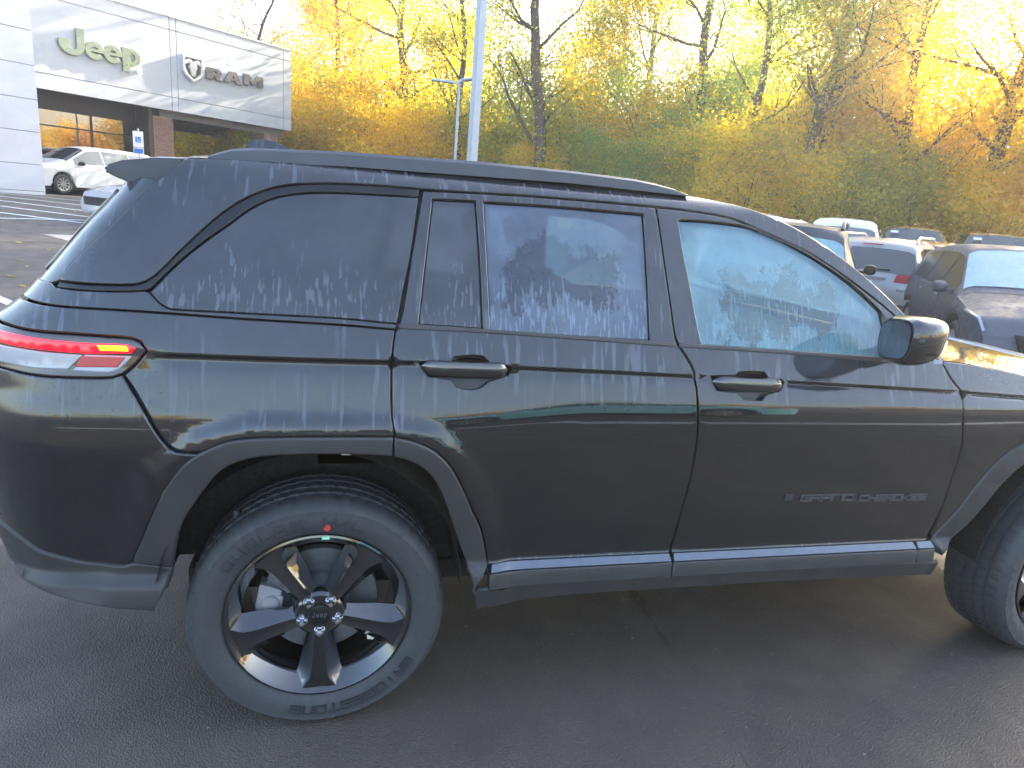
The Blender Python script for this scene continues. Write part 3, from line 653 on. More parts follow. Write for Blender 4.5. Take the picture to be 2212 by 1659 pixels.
# mirror
def door_mirror(parent):
    b=MB(); nx=15; secs=[]
    # sections along x from the glass side (rear) to the nose, superellipse in y,z
    prof=[(1.722,.86,.0),(1.735,.97,.0),(1.755,1.0,.0),(1.785,1.0,0),(1.815,.97,.003),(1.842,.88,.006),(1.862,.72,.01),(1.873,.50,.012),(1.878,.25,.014)]
    n=28; v=[]
    for x,s,dz in prof:
        for j in range(n):
            t=2*PI*j/n; c,q=math.cos(t),math.sin(t); e=.62
            yy=math.copysign(abs(c)**e,c)*.105*s; zz=math.copysign(abs(q)**e,q)*.078*s
            if zz<0: yy*=1-.10*(-zz/.078)
            v.append((x+.03*(yy/.125),-.100+yy,1.335+zz+dz-.012*(yy/.125)))
    f=[(j*n+i,j*n+(i+1)%n,(j+1)*n+(i+1)%n,(j+1)*n+i) for j in range(len(prof)-1) for i in range(n)]+[tuple(range((len(prof)-1)*n,len(prof)*n)),tuple(range(n))]
    b.add(v,f); h=b.build('door_mirror',PA,parent,smooth=True)
    g=MB(); v=[]
    for j in range(n):
        t=2*PI*j/n; c,q=math.cos(t),math.sin(t); yy=math.copysign(abs(c)**.62,c)*.080; zz=math.copysign(abs(q)**.62,q)*.058
        v.append((1.7195+.03*(yy/.125),-.100+yy,1.336+zz-.012*(yy/.125)))
    g.add(v,[tuple(range(n))]); g.build('mirror_glass',M['mirrorglass'],h,fix=False)
    s=MB()
    for i in range(10):
        t=i/9; x=1.775+.075*t; y=-.209+.05*max(0,t-.45)*1.6; s.v+= [(x,y,1.285),(x,y,1.299)]
    s.f=[(2*i,2*i+1,2*i+3,2*i+2) for i in range(9)]; s.build('mirror_indicator',M['lamp_clear'],h,fix=False)
    a=MB(); a.add([(1.86,.05,1.262),(1.95,.06,1.258),(1.95,.06,1.282),(1.86,.05,1.30),(1.79,-.04,1.262),(1.87,-.04,1.262),(1.87,-.04,1.285),(1.79,-.04,1.31)],[(0,1,2,3),(4,7,6,5),(0,4,5,1),(1,5,6,2),(2,6,7,3),(3,7,4,0)]); a.build('mirror_arm',M['trimblack'],h,smooth=True)
door_mirror(car)
# badge lettering (stroked letters, proud of the door skin)
STROKE={'G':[[(1,1),(0,1),(0,0),(1,0),(1,.5),(.55,.5)]],'R':[[(0,0),(0,1),(1,1),(1,.5),(0,.5)],[(.55,.5),(1,0)]],'A':[[(0,0),(0,1),(1,1),(1,0)],[(0,.45),(1,.45)]],'N':[[(0,0),(0,1),(1,1),(1,0)]],'D':[[(0,0),(0,1),(1,1),(1,.0),(0,0)]],
 'C':[[(1,1),(0,1),(0,0),(1,0)]],'H':[[(0,0),(0,1)],[(1,0),(1,1)],[(0,.5),(1,.5)]],'E':[[(1,1),(0,1),(0,0),(1,0)],[(0,.5),(.95,.5)]],'O':[[(0,0),(0,1),(1,1),(1,0),(0,0)]],'K':[[(0,0),(0,1)],[(1,1),(.35,.5),(1,0)],[(0,.5),(.35,.5)]],
 'B':[[(0,0),(0,1),(1,1),(1,.5),(0,.5)],[(1,.5),(1,0),(0,0)]],'I':[[(.5,0),(.5,1)]],'S':[[(1,1),(0,1),(0,.5),(1,.5),(1,0),(0,0)]],'T':[[(0,1),(1,1)],[(.5,1),(.5,0)]],'U':[[(0,1),(0,0),(1,0),(1,1)]],'L':[[(0,1),(0,0),(1,0)]],'/':[[(0,0),(1,1)]],
 'J':[[(.8,1),(.8,.1),(.5,0),(.1,.1),(.05,.35)]],'e':[[(.1,.4),(.9,.4),(.8,.7),(.4,.75),(.1,.5),(.15,.12),(.5,0),(.85,.12)]],'p':[[(.1,-.35),(.1,.7)],[(.1,.65),(.6,.72),(.9,.4),(.6,.02),(.1,.08)]]}
def stroke_text(txt,place,cw,ch,gap,th,depth=.003,space=.7):
    """place(u,v,d)->3D; u along the text, v up, d proud of the surface"""
    b=MB(); u=0
    for c in txt:
        if c==' ': u+=cw*space; continue
        for pl in STROKE[c]:
            for (a0,b0),(a1,b1) in zip(pl,pl[1:]):
                p=Vector((u+a0*cw,b0*ch)); q=Vector((u+a1*cw,b1*ch)); d=(q-p); L=d.length; d/=L; n=Vector((-d.y,d.x))*th/2
                e=d*th/2; K=max(1,int(L/.04)); 
                for k in range(K):
                    A=p-e*(k==0)+(q-p)*(k/K); B=p+(q-p)*((k+1)/K)+e*(k==K-1); jit=random.uniform(0,.0004)
                    base=len(b.v)
                    for dd in (-.001,depth+jit):
                        for w_ in (A+n,A-n,B-n,B+n): b.v.append(tuple(place(w_.x,w_.y,dd)))
                    b.f+= [(base+4,base+5,base+6,base+7),(base,base+4,base+7,base+3),(base+1,base+2,base+6,base+5),(base,base+1,base+5,base+4),(base+3,base+7,base+6,base+2)]
        u+=cw+gap
    return b
def on_body(x0,z0,sl=0.):
    def f(u,v,d):
        s,z=x0+u,z0+v+sl*u; p=Vector(surf(s,z)); n=Vector(normal(s,z)); return p+n*d
    return f
stroke_text('GRAND',on_body(1.600,.738,-.012),.037,.021,.0075,.0055).build('badge_lettering',M['badge'],df)
stroke_text('CHEROKEE',on_body(1.845,.732,-.012),.030,.020,.0068,.0055).build('badge_lettering',M['badge'],df)
fl=MB()
for i in range(6):
    z=.741+i*.0042
    p=[surf_pt(1.536,z,-.004),surf_pt(1.565,z,-.004),surf_pt(1.565,z+.0024,-.004),surf_pt(1.536,z+.0024,-.004)]; q=[surf_pt(a,bz,-.0) for a,bz in ((1.536,z),(1.565,z),(1.565,z+.0024),(1.536,z+.0024))]
    fl.add([tuple(k) for k in p+q],[(0,1,2,3),(0,4,5,1),(2,6,7,3),(1,5,6,2),(3,7,4,0)])
p=[surf_pt(a,bz,-.0052) for a,bz in ((1.554,.754),(1.5655,.754),(1.5655,.7645),(1.554,.7645))]; fl.add([tuple(k) for k in p],[(0,1,2,3)])
fl.build('flag_emblem',M['badge'],df)
# inner shell: door cards, sills, wheel liners, floor, cabin
inner_holes=[grow([(x,z) for x,z in P_],-.004) for P_ in (gq,gm,gf,glass_q)]
cab=[(-.66,.62),(-.47,.62),(-.42,.80),(-.33,.93),(-.18,.97),(.18,.97),(.30,.93),(.42,.80),(.50,.58),(.52,.42),(2.22,.42),(2.30,.62),(2.36,.80),(2.42,.95),(2.55,1.02),(2.9,1.03),(3.3,.98),(3.4,.6),(3.7,.6),(3.70,.92),(3.3,1.04),(2.8,1.11),(2.3,1.19),(2.06,1.25),(1.9,1.38),(1.6,1.60),(1.28,1.69),(1.1,1.72),(-.3,1.72),(-.40,1.66),(-.62,1.42),(-.74,1.30),(-.85,1.20),(-.9,.9)]
sh=panel('inner_frame',cab,M['interior'],car,holes=inner_holes,off=.028,dx=.07,skirt=.01)
def rbox(name,a,b_,mat,parent,bev=.03): return MB().box(a,b_).build(name,mat,parent,smooth=True,bevel=bev)
rbox('underbody',(-.42,.30,.34),(3.6,1.66,.44),M['rubber'],car,.02)
for ox in (0,2.9):
    b=MB(); n=18; prof=[]
    for yy in (.03,.34):
        for i in range(n+1):
            t=PI*i/n; prof.append((ox+.44*math.cos(t)-.01,yy,.46+.47*math.sin(t)))
    f=[(i,i+1,n+2+i,n+1+i) for i in range(n)]; f.append(tuple(range(n+1,2*n+2)))
    b.add(prof,f); b.build('wheel_liner',M['tyremud'],car,fix=False)
# suspension pieces seen in the rear arch
b=MB(); b.tube([(-.27,.22,.50),(-.27,.22,.60),(-.27,.22,.62)],[.035,.042,.02],12); b.tube([(-.30,.12,.60),(-.21,.12,.60)],.018,8); b.box((-.33,.14,.55),(-.22,.30,.575)); b.tube([(-.25,.16,.6),(-.245,.15,.70)],.008,6)
b.build('suspension_strut',M['disc'],car)
MB().box((.055,.135,.878),(.13,.150,.896)).build('wheel_arch_tag',M['whitelabel'],car)
b=MB()
for i in range(4): b.box((.02+i*.018,.62,1.30),(.03+i*.018,.63,1.31))
# seats
def seat(x,y,wd,name='seat'):
    s=thing(name,None,None); s.parent=car
    rbox('seat_cushion',(x-.25,y-wd/2,.72),(x+.27,y+wd/2,.90),M['interior'],s,.05)
    mt=Matrix.Translation((x-.24,y,.88))@Matrix.Rotation(R(-17),4,'Y')
    MB().box((-.09,-wd/2,-.03),(.06,wd/2,.60),mt).build('backrest',M['interior'],s,smooth=True,bevel=.05)
    for yy in ([0] if wd<.7 else [-.42,.42]):
        MB().box((-.06,-.13+yy,.63),(.04,.13+yy,.82),mt).build('headrest',M['interior'],s,smooth=True,bevel=.045)
seat(1.12,.52,.52); seat(1.12,1.42,.52); seat(.18,.98,1.28,'rear_seat')
b=MB(); v=[]
for y in (.16,.5,.98,1.46,1.80): v+=[(2.12,y,1.235),(1.86,y,1.225),(1.72,y,1.17),(1.66,y,1.05),(1.75,y,.75)]
n=5; b.add(v,[(j*n+i,j*n+i+1,(j+1)*n+i+1,(j+1)*n+i) for j in range(4) for i in range(4)]); b.build('dashboard',M['interior'],car,smooth=True)
b=MB(); pts=[(1.52+.09*math.sin(t)*.9,1.42+.185*math.cos(t),1.12+.165*math.sin(t)) for t in [2*PI*i/24 for i in range(25)]]; b.tube(pts,.014,8,False); b.tube([(1.70,1.42,1.08),(1.50,1.42,1.12)],.05,10); b.build('steering_wheel',M['interior'],car)
rbox('rear_view_mirror',(1.44,.88,1.55),(1.47,1.08,1.63),M['interior'],car,.012)
grid('headliner',9,9,lambda u,v:(-.3+1.45*v,.36+1.24*u,1.70+.03*(1-(2*u-1)**2)),M['interior_light'],car)

# far side: mirrored copies of what the near side shows
def mirror_copy(o,parent):
    me=o.data.copy() if o.type=='MESH' else None
    c=o.copy(); C.objects.link(c); c.parent=parent
    if me:
        n=len(me.vertices); co_=np.empty(n*3); me.vertices.foreach_get('co',co_); co_=co_.reshape(-1,3); co_[:,1]=MIRY-co_[:,1]; me.vertices.foreach_set('co',co_.ravel())
        me.flip_normals(); c.data=me
    for ch in list(o.children): mirror_copy(ch,c)
SIDE={'roof_side','window_trim','quarter_window','quarter_shoulder','rear_quarter_panel','tail_lamp','rear_bumper','lower_bumper','arch_cladding','sill_cladding','sill_ledge','rocker_panel','rear_door','front_door','front_fender','tailgate','rear_window','tailgate_skin','inner_frame','wheel_liner'}
for ch in list(car.children):
    if ch.name.split('.')[0] in SIDE: mirror_copy(ch,car)
# nose
b=MB(); v=[]; zs=[.40,.55,.75,.90,1.00]
for z in zs:
    for i in range(9):
        k=i/8*2-1; v.append((3.70+.14*(1-k*k)-(.03 if z>.95 else 0),.98+k*.86,z))
b.add(v,[(j*9+i,j*9+i+1,(j+1)*9+i+1,(j+1)*9+i) for j in range(4) for i in range(8)]); b.build('front_grille',M['trimblack'],car,smooth=True)

# ------------------------------------------------------------------ wheels of the near car
def sp_section(r,w1,w2,yt,yb): return [(r,-w2,yb),(r,-w1,yt),(r,w1,yt),(r,w2,yb)]
def make_wheel(x,rotz=0.,front=False,detail=True):
    wh=thing('wheel',None,None,(x,0,.384),rotz); wh.parent=car
    # tyre: lathe with tread blocks
    prof=[(.268,.085),(.272,.066),(.276,.058),(.290,.049),(.312,.040),(.335,.037),(.352,.040),(.356,.0385),(.366,.046),(.376,.058),(.381,.068)]
    tread=[(.3835,.080),(.385,.090),(.3852,.104),(.378,.106),(.378,.114),(.3862,.116),(.3865,.148),(.379,.150),(.379,.158),(.3868,.160),(.3868,.196),(.379,.198),(.379,.206),(.3865,.208),(.3862,.238),(.378,.240),(.378,.248),(.3852,.250),(.385,.268),(.381,.285)]
    inner=[(.360,.300),(.330,.306),(.290,.298),(.268,.275)]
    P_=prof+tread+inner; n=288; vv=[]
    lo=len(prof)-4; hi=len(prof)+len(tread)+1
    for i,(r,a) in enumerate(P_):
        for j in range(n):
            rr=r
            if lo<=i<hi and (r>.3835 or i<len(prof)+1 or i>=hi-2) and (j+ (i//5)*2)%5==0: rr=r-(.0035 if r>.38 else .003)
            t=2*PI*j/n; vv.append((rr*math.cos(t),a,rr*math.sin(t)))
    ff=[(i*n+j,i*n+(j+1)%n,(i+1)*n+(j+1)%n,(i+1)*n+j) for i in range(len(P_)-1) for j in range(n)]
    ty=mesh('tyre',vv,ff,M['tyre'],wh,smooth=True); ty.data.set_sharp_from_angle(angle=R(32))
    def on_tyre(r0,a0,flip=1):
        def f(u,v,d):
            if flip>0: a=a0-u/r0; rr=r0+v
            else: a=a0+u/r0; rr=r0-v
            rad=.0368+ .0*rr if .305<rr<.352 else .040
            return Vector((rr*math.cos(a),rad+.0015-d,rr*math.sin(a)))
        return f
    # raised lettering; reads from outside, upper arc
    stroke_text('DUELER',on_tyre(.310,R(146)),.028,.024,.017,.0065,.0018).build('tyre_lettering',M['tyretxt'],wh); stroke_text('H/L',on_tyre(.310,R(88)),.028,.024,.013,.0065,.0018).build('tyre_lettering',M['tyretxt'],wh)
    stroke_text('BRIDGESTONE',on_tyre(.310,R(-30)),.027,.024,.011,.0065,.0018).build('tyre_lettering',M['tyretxt'],wh)
    # rim barrel + lip
    rim=MB(); rim.lathe([(.274,.060),(.2745,.052),(.268,.050),(.263,.055),(.258,.062),(.232,.094),(.226,.105),(.222,.16),(.222,.25),(.262,.275)],96)
    rim.lathe([(.0,.068),(.050,.068),(.066,.066),(.074,.072),(.080,.084),(.083,.115)],48)
    # five tapered spokes with sloping facets and flared ends
    for k in range(5):
        a=R(-90+72*k-0.); ca,sa=math.cos(a),math.sin(a)
        st=[(.060,.020,.040,.066,.095),(.085,.022,.040,.066,.100),(.12,.024,.047,.065,.104),(.16,.026,.056,.064,.106),(.20,.029,.064,.063,.104),(.226,.036,.072,.062,.098),(.244,.050,.084,.061,.088),(.2605,.064,.098,.0605,.072)]
        v=[]
        for r,w1,w2,yt,yb in st:
            for (rr,wd,yy) in [(r,-w2,yb),(r,-w1-.002,yt+.010),(r,-w1+.006,yt),(r,0,yt+.004),(r,w1-.006,yt),(r,w1+.002,yt+.010),(r,w2,yb)]:
                v.append((rr*ca-wd*sa,yy,rr*sa+wd*ca))
        q=7; rim.add(v,[(j*q+i,j*q+i+1,(j+1)*q+i+1,(j+1)*q+i) for j in range(len(st)-1) for i in range(6)]+[(j*q,j*q+6,(j+1)*q+6,(j+1)*q) for j in range(len(st)-1)])
    rim.build('rim',M['wheelblack'],wh,smooth=True)
    cap=MB().lathe([(0,.0600),(.030,.0600),(.0335,.0615),(.035,.066)],40); cap.build('centre_cap',M['trimblack'],wh,smooth=True,fix=True)
    stroke_text('Jeep',lambda u,v,d:Vector((-.022+u,.0598-d,-.004+v)),.0085,.014,.0032,.0022,.001).build('cap_lettering',M['badge'],wh)
    for k in range(5):
        a=R(-90+72*k); c_=(.055*math.cos(a),0,.055*math.sin(a)); b=MB()
        b.lathe([(.0,.042),(.0065,.043),(.0115,.050),(.013,.066)],6,c=c_); b.lathe([(.0175,.0655),(.0165,.064),(.013,.067)],16,c=c_); b.build('lug_nut',M['chrome'],wh)
    d=MB().lathe([(.0,.120),(.075,.120),(.080,.128),(.088,.150),(.0885,.166)],48); d.lathe([(.0885,.166),(.105,.160),(.108,.158),(.176,.158),(.178,.163),(.178,.185),(.09,.185)],64); d.build('brake_disc',M['disc'],wh,smooth=True)
    cb=MB()
    for t0,t1,r0,r1,y0,y1 in ((158,204,.125,.195,.135,.21),(165,197,.115,.19,.128,.14)):
        pp=[(r0,t0),(r0,(t0+t1)/2),(r0,t1),(r1,t1),(r1,(t0+t1)/2),(r1,t0)]
        cb.prism([(r*math.cos(R(t)),r*math.sin(R(t))) for r,t in pp],y0,y1,fn=lambda x_,z_,y_:(x_,y_,z_))
    cb.lathe([(0,.118),(.024,.118),(.028,.128)],20,c=(-.15,0,.01)); cb.build('brake_caliper',M['silver'],wh,bevel=.003)
    if not front:
        MB().lathe([(0,.0362),(.010,.0362),(.0105,.038)],12,c=(.305*math.cos(R(86.5)),0,.305*math.sin(R(86.5)))).build('paint_dot',M['red'],wh)
        MB().box((.004,.0478,.262),(.026,.0500,.272)).build('wheel_sticker',M['green'],wh)
    return wh
w0=make_wheel(0.)
w1=make_wheel(2.964,R(7),True)
def far_wheel(src,x,rz):
    w_=src.copy(); C.objects.link(w_); w_.parent=car; w_.location=(x,MIRY,.384); w_.rotation_euler=(0,0,PI+rz)
    for ch in src.children:
        c=ch.copy(); C.objects.link(c); c.parent=w_
far_wheel(w0,0,0); far_wheel(w1,2.964,R(7))
# ------------------------------------------------------------------ ground
def zg(x,y):
    a=1.0*sst(3,22,y)*(1-sst(2,14,x)); d2=x*.643+y*.766
    return max(a,.5*sst(15,25,d2) if x>0 else 0)
def edge_y(x): return lerp([(-60,62),(-20,50),(0,40),(12,36),(22,27),(30,18),(36,8),(40,-60)],x)
def sheet(name,xs,ys,z0,mat,keep=None,kind='structure'):
    v=[(x,y,zg(x,y)+z0) for y in ys for x in xs]; n=len(xs); f=[]
    for j in range(len(ys)-1):
        for i in range(n-1):
            if keep is None or keep(.5*(xs[i]+xs[i+1]),.5*(ys[j]+ys[j+1])): f.append((j*n+i,j*n+i+1,(j+1)*n+i+1,(j+1)*n+i))
    o=mesh(name,v,f,mat,None,smooth=True); o['kind']=kind; return o
def axis(a,b,near,fine,coarse):
    out=[a]
    while out[-1]<b: out.append(out[-1]+(fine if abs(out[-1])<near else coarse))
    return out
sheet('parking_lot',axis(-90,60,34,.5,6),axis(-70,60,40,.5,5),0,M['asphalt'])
fxs=[i*2.0-100 for i in range(150)]
v=[];f=[];n=len(fxs)
rows_=[0,.6,2,5,10,20,40,120]
for q in rows_:
    for x in fxs: y=edge_y(x)+q; v.append((x+q*.3,y,zg(x,y)+.02+.05*q**.9+(.0 if q==0 else random.uniform(0,.15))))
f=[(j*n+i,j*n+i+1,(j+1)*n+i+1,(j+1)*n+i) for j in range(len(rows_)-1) for i in range(n-1)]
o=mesh('forest_floor',v,f,M['litter'],None,smooth=True); o['kind']='structure'
def ground_strip(name,p,q,wd,mat,z=.006,n=12):
    p=Vector(p);q=Vector(q);d=(q-p).normalized();nn=Vector((-d.y,d.x))*wd/2; v=[]
    for i in range(n+1):
        c=p+(q-p)*i/n
        for s in (-1,1): e=c+nn*s; v.append((e.x,e.y,zg(e.x,e.y)+z))
    o=mesh(name,v,[(2*i+1,2*i,2*i+2,2*i+3) for i in range(n)],mat); o['kind']='structure'; return o
for p,q in (((-12.5,22.2),(-7.0,20.15)),((-12,21.0),(-6.3,18.45)),((-13,20.5),(-5.9,17.02)),((-12,18.7),(-5.3,15.76)),((-12,17.6),(-5.4,14.8)),((-10.2,13.2),(-4.6,15.65)),((-5.4,14.9),(-1.0,19.0))):
    ground_strip('parking_line',p,q,.11,M['roadline'])
ground_strip('parking_line',(-6.2,9.9),(-3.45,6.9),.13,M['roadline'])
v=[(-5.45,12.85),(-4.3,13.1),(-3.9,12.3),(-4.85,12.28)]
o=mesh('painted_arrow',[(x,y,zg(x,y)+.007) for x,y in v],[(3,2,1,0)],simple('worn_road_paint',(.32,.30,.29),.8,noise=.3,nscale=12)); o['kind']='structure'
# painted bay lines and a pale crack seal behind the camera (they show in the doors)
ground_strip('parking_line',(-3.0,-3.9),(9.5,-3.9),.16,M['roadline'],n=20)
for x in (10.5,13.3,16.1): ground_strip('parking_line',(x,5.4),(x+2.6,10.2),.1,M['roadline'])

# ------------------------------------------------------------------ dealership
BX,BY=-9.77,29.92; BA=math.atan2(.6455,.7638)
bd=thing('dealership_building','low showroom with pale metal fascia, dark glazing and brick piers at upper left','building',(BX,BY,0),BA)
def panelbox(name,a,b_,mat,parent=bd,bev=.012): return MB().box(a,b_).build(name,mat,parent,bevel=bev)
# backing and fascia panels (front at depth 0)
panelbox('fascia_backing',(-9,.06,4.75),(9.30,.5,8.36),M['joint'],bev=0)
for t0,t1 in ((-9,3.30),(3.315,3.585),(3.60,8.90),(8.915,9.36)):
    for z0,z1 in ((4.72,5.27),(5.285,7.93),(7.945,8.42)):
        panelbox('fascia_panel',(t0,0,z0),(t1,.058,z1),M['panel_s'])
for d0,d1 in ((.07,3.5),(3.515,7.0)):
    for z0,z1 in ((4.72,5.27),(5.285,7.93),(7.945,8.42)): panelbox('side_panel',(9.305,d0,z0),(9.36,d1,z1),M['panel_s'])
panelbox('coping',(-9,-.03,8.423),(9.39,7.0,8.50),M['panel_w'])
panelbox('soffit',(-9,.51,4.80),(9.30,7.0,4.88),M['soffit'],bev=0)
panelbox('canopy_beam',(3.0,5.4,4.35),(9.2,5.7,4.79),M['soffit'])
panelbox('canopy_beam',(3.0,.52,4.45),(9.2,.70,4.79),M['soffit'])
panelbox('roof',(-9,.52,8.0),(2.9,13,8.3),M['roof'],bev=0)
# glazing line
GD=1.5
panelbox('window_head',(-10,GD-.05,4.12),(2.42,GD+.10,4.79),M['bronze'])
panelbox('window_sill',(-10,GD-.06,1.0),(2.42,GD+.10,1.12),M['bronze'])
gx=[-8.0,-5.8,-3.6,-1.42,.62,2.40]
for a,b_ in zip(gx,gx[1:]):
    panelbox('window_pane',(a+.04,GD,1.122),(b_-.04,GD+.02,3.50),M['shopglass'],bev=0)
    panelbox('window_pane',(a+.04,GD,3.56),(b_-.04,GD+.02,4.118),M['shopglass'],bev=0)
    panelbox('transom',(a+.042,GD-.03,3.502),(b_-.042,GD+.06,3.558),M['bronze'],bev=0)
for a in gx: panelbox('mullion',(a-.038,GD-.04,1.122),(a+.038,GD+.08,4.118),M['bronze'],bev=0)
panelbox('side_wall',(2.44,GD+.2,.6),(2.9,13,8.0),M['mortar'],bev=0); panelbox('back_wall',(-9,12.7,.6),(2.43,13,8.0),M['mortar'],bev=0)
panelbox('showroom_floor',(-9,GD+.12,.9),(2.43,12.6,1.0),M['concrete'],bev=0)
def brick_pier(t0,t1,d0,d1,z0,z1):
    panelbox('pier_core',(t0+.02,d0+.02,z0),(t1-.02,d1-.02,z1),M['mortar'],bev=0)
    b=MB(); L,Hh,G=.215,.065,.012; z=z0; row=0
    while z<z1-Hh:
        for (ax,ay,bx,by) in ((t0,d0,t1,d0),(t1,d0,t1,d1),(t0,d1,t0,d0)):
            W_=math.hypot(bx-ax,by-ay); ux,uy=(bx-ax)/W_,(by-ay)/W_; nx_,ny_=uy,-ux
            x=-(row%2)*L*.5
            while x<W_:
                a=max(0,x)+G/2; e=min(W_,x+L)-G/2
                if e-a>.03:
                    pr=random.uniform(.0,.006)
                    p=[(ax+ux*s+nx_*o_,ay+uy*s+ny_*o_) for s,o_ in ((a,-.02),(e,-.02),(e,pr),(a,pr))]
                    v=[(x_,y_,z+G/2) for x_,y_ in p]+[(x_,y_,z+Hh) for x_,y_ in p]
                    b.add(v,[(0,1,2,3),(4,7,6,5),(3,2,6,7),(1,5,6,2),(0,3,7,4)])
                x+=L
        z+=Hh+G; row+=1
    o=b.build('brickwork',M['brick'],bd,fix=False); o['kind']='stuff'
brick_pier(2.62,3.50,.35,1.35,.95,4.44); brick_pier(8.05,8.85,.35,1.5,.9,4.44)
panelbox('pier_shade_face',(2.42,.32,.95),(2.60,1.40,4.79),M['bronze'])  # dark box added for the shade on the near pier's left face
# white end tower in front: stacked panels
tw=thing('entrance_tower','tall tower clad in stacked white metal panels at the left edge','tower',(BX,BY,0),BA)
TR,TD=-4.07,-6.15
panelbox('tower_core',(-9.9,TD+.05,.7),(TR-.05,TD+2.4,14),M['joint'],tw,0)
zs=[.88,1.10,1.885,2.83,3.75,4.70,5.65,6.6,7.55,8.5,9.45,10.4,11.35,12.3,13.25,14.1]
for a,b_ in zip(zs,zs[1:]):
    panelbox('tower_panel',(-9.9,TD,a+.007),(TR,TD+.048,b_-.007),M['panel_w'],tw,.006)
    panelbox('tower_side_panel',(TR-.048,TD+.055,a+.007),(TR,TD+2.4,b_-.007),M['panel_w'],tw,.006)
# apron
ap_=MB().box((-12,-4.6,.5),(9.6,7,1.0)); ap_=ap_.build('pavement',M['concrete'],None,bevel=.03,loc=(BX,BY,0),rotz=BA); ap_['kind']='structure'
# signs (letters cut as shapes with thickness)
def curve_obj(name,splines,depth,mat,parent,loc,bev=.006):
    cu=bpy.data.curves.new(name,'CURVE'); cu.dimensions='2D'; cu.fill_mode='BOTH'; cu.extrude=depth/2; cu.bevel_depth=bev; cu.resolution_u=1
    for P_ in splines:
        s=cu.splines.new('POLY'); s.points.add(len(P_)-1)
        for i,(x,y) in enumerate(P_): s.points[i].co=(x,y,0,1)
        s.use_cyclic_u=True
    o=bpy.data.objects.new(name,cu); C.objects.link(o); bpy.context.view_layer.update()
    me=bpy.data.meshes.new_from_object(o.evaluated_get(bpy.context.evaluated_depsgraph_get())); bpy.data.objects.remove(o)
    me.transform(Matrix.Rotation(R(90),4,'X')); me.materials.clear(); me.materials.append(mat)
    for p in me.polygons: p.use_smooth=False
    r=bpy.data.objects.new(name,me); C.objects.link(r); r.parent=parent; r.location=loc; return r
def arc(cx,cy,rx,ry,a0,a1,n=20): return [(cx+rx*math.cos(R(a0+(a1-a0)*i/n)),cy+ry*math.sin(R(a0+(a1-a0)*i/n))) for i in range(n+1)]
sg=thing('wall_sign','brushed green metal letters reading Jeep on the pale fascia','sign',(BX,BY,0),BA)
DS=-.09
J=[(-.24,.98),(-.24,.33)]+arc(-.36,.33,.12,.13,0,-180,10)+[(-.50,.50),(-.86,.50)]+arc(-.42,.38,.45,.38,165,342,18)[1:]+[(.03,.34),(.03,.98)]
curve_obj('letter_j',[J],.12,M['sign_green'],sg,(-.14,DS,6.12))
def ee():
    o=arc(0,0,.345,.325,-6,318,34)+arc(0,0,.19,.135,318,205,10)+[(-.15,-.045),(.34,-.045)]
    return [o,arc(.0,.055,.13,.085,0,180,10)+[(-.13,.05),(.13,.05)][::1]]
curve_obj('letter_e',ee(),.12,M['sign_green'],sg,(.245,DS,6.44)); curve_obj('letter_e',ee(),.12,M['sign_green'],sg,(.915,DS,6.45))
pp=[(-.32,.33),(-.32,-.55),(-.06,-.55),(-.06,-.26)]+arc(.03,.02,.35,.31,-95,95,22)+[(-.06,.27),(-.06,.33)]
curve_obj('letter_p',[pp,arc(.05,.02,.12,.15,0,360,16)[:-1]],.12,M['sign_green'],sg,(1.60,DS,6.47))
MB().lathe([(0,-.13),(.085,-.13),(.09,-.0)],20,c=(1.90,0,6.02)).build('registered_disc',M['signwhite'],sg)
stroke_text('R',lambda u,v,d:Vector((1.885+u,-.131-d,6.0+v)),.03,.045,.01,.012).build('registered_mark',M['sign_dark'],sg)
s2=thing('wall_sign','dark grey block letters reading RAM on the pale fascia','sign',(BX,BY,0),BA)
Rr=[(0,0),(0,.47),(.50,.47)]+arc(.50,.315,.20,.155,90,-60,8)+[(.74,0),(.47,0),(.36,.14),(.27,.14),(.27,0)]
Aa=[(0,0),(.28,.47),(.62,.47),(.90,0),(.62,0),(.57,.10),(.33,.10),(.28,0)]; Ah=[(.38,.19),(.52,.19),(.45,.335)]
Mm=[(0,0),(0,.47),(.30,.47),(.50,.22),(.70,.47),(1.0,.47),(1.0,0),(.74,0),(.74,.26),(.55,.03),(.45,.03),(.26,.26),(.26,0)]
curve_obj('letter_r',[Rr,[(.27,.26),(.27,.36),(.44,.36),(.46,.31),(.44,.26)]],.12,M['sign_dark'],s2,(4.86,DS,6.33))
curve_obj('letter_a',[Aa,Ah],.12,M['sign_dark'],s2,(5.68,DS,6.36)); curve_obj('letter_m',[Mm],.12,M['sign_dark'],s2,(6.68,DS,6.42))
s3=thing('wall_emblem','chrome shield emblem with a horned sheep head left of the dark block letters','emblem',(BX,BY,0),BA)
SH=[(-.46,.48),(-.46,-.16),(-.36,-.30),(0,-.56),(.36,-.30),(.46,-.16),(.46,.48)]
sin_=[(x*.80,y*.82+.005) for x,y in SH]
curve_obj('shield_rim',[SH,sin_],.16,M['emblem'],s3,(4.22,DS,6.60),.012); curve_obj('shield_field',[sin_],.04,simple('shield_dark',(.10,.095,.09),.35,.5),s3,(4.22,DS+.04,6.60))
for sg_ in (-1,1):
    h=arc(sg_*.19,.17,.165,.17,90-sg_*100,90+sg_*170,18)+arc(sg_*.20,.13,.07,.08,90+sg_*150,90-sg_*60,10)
    curve_obj('horn',[h],.07,M['emblem'],s3,(4.22,DS-.03,6.60),.02)
curve_obj('sheep_head',[[(-.10,.26),(.10,.26),(.13,.05),(.10,-.16),(.06,-.30),(-.06,-.30),(-.10,-.16),(-.13,.05)]],.06,M['emblem'],s3,(4.22,DS-.04,6.60),.02)
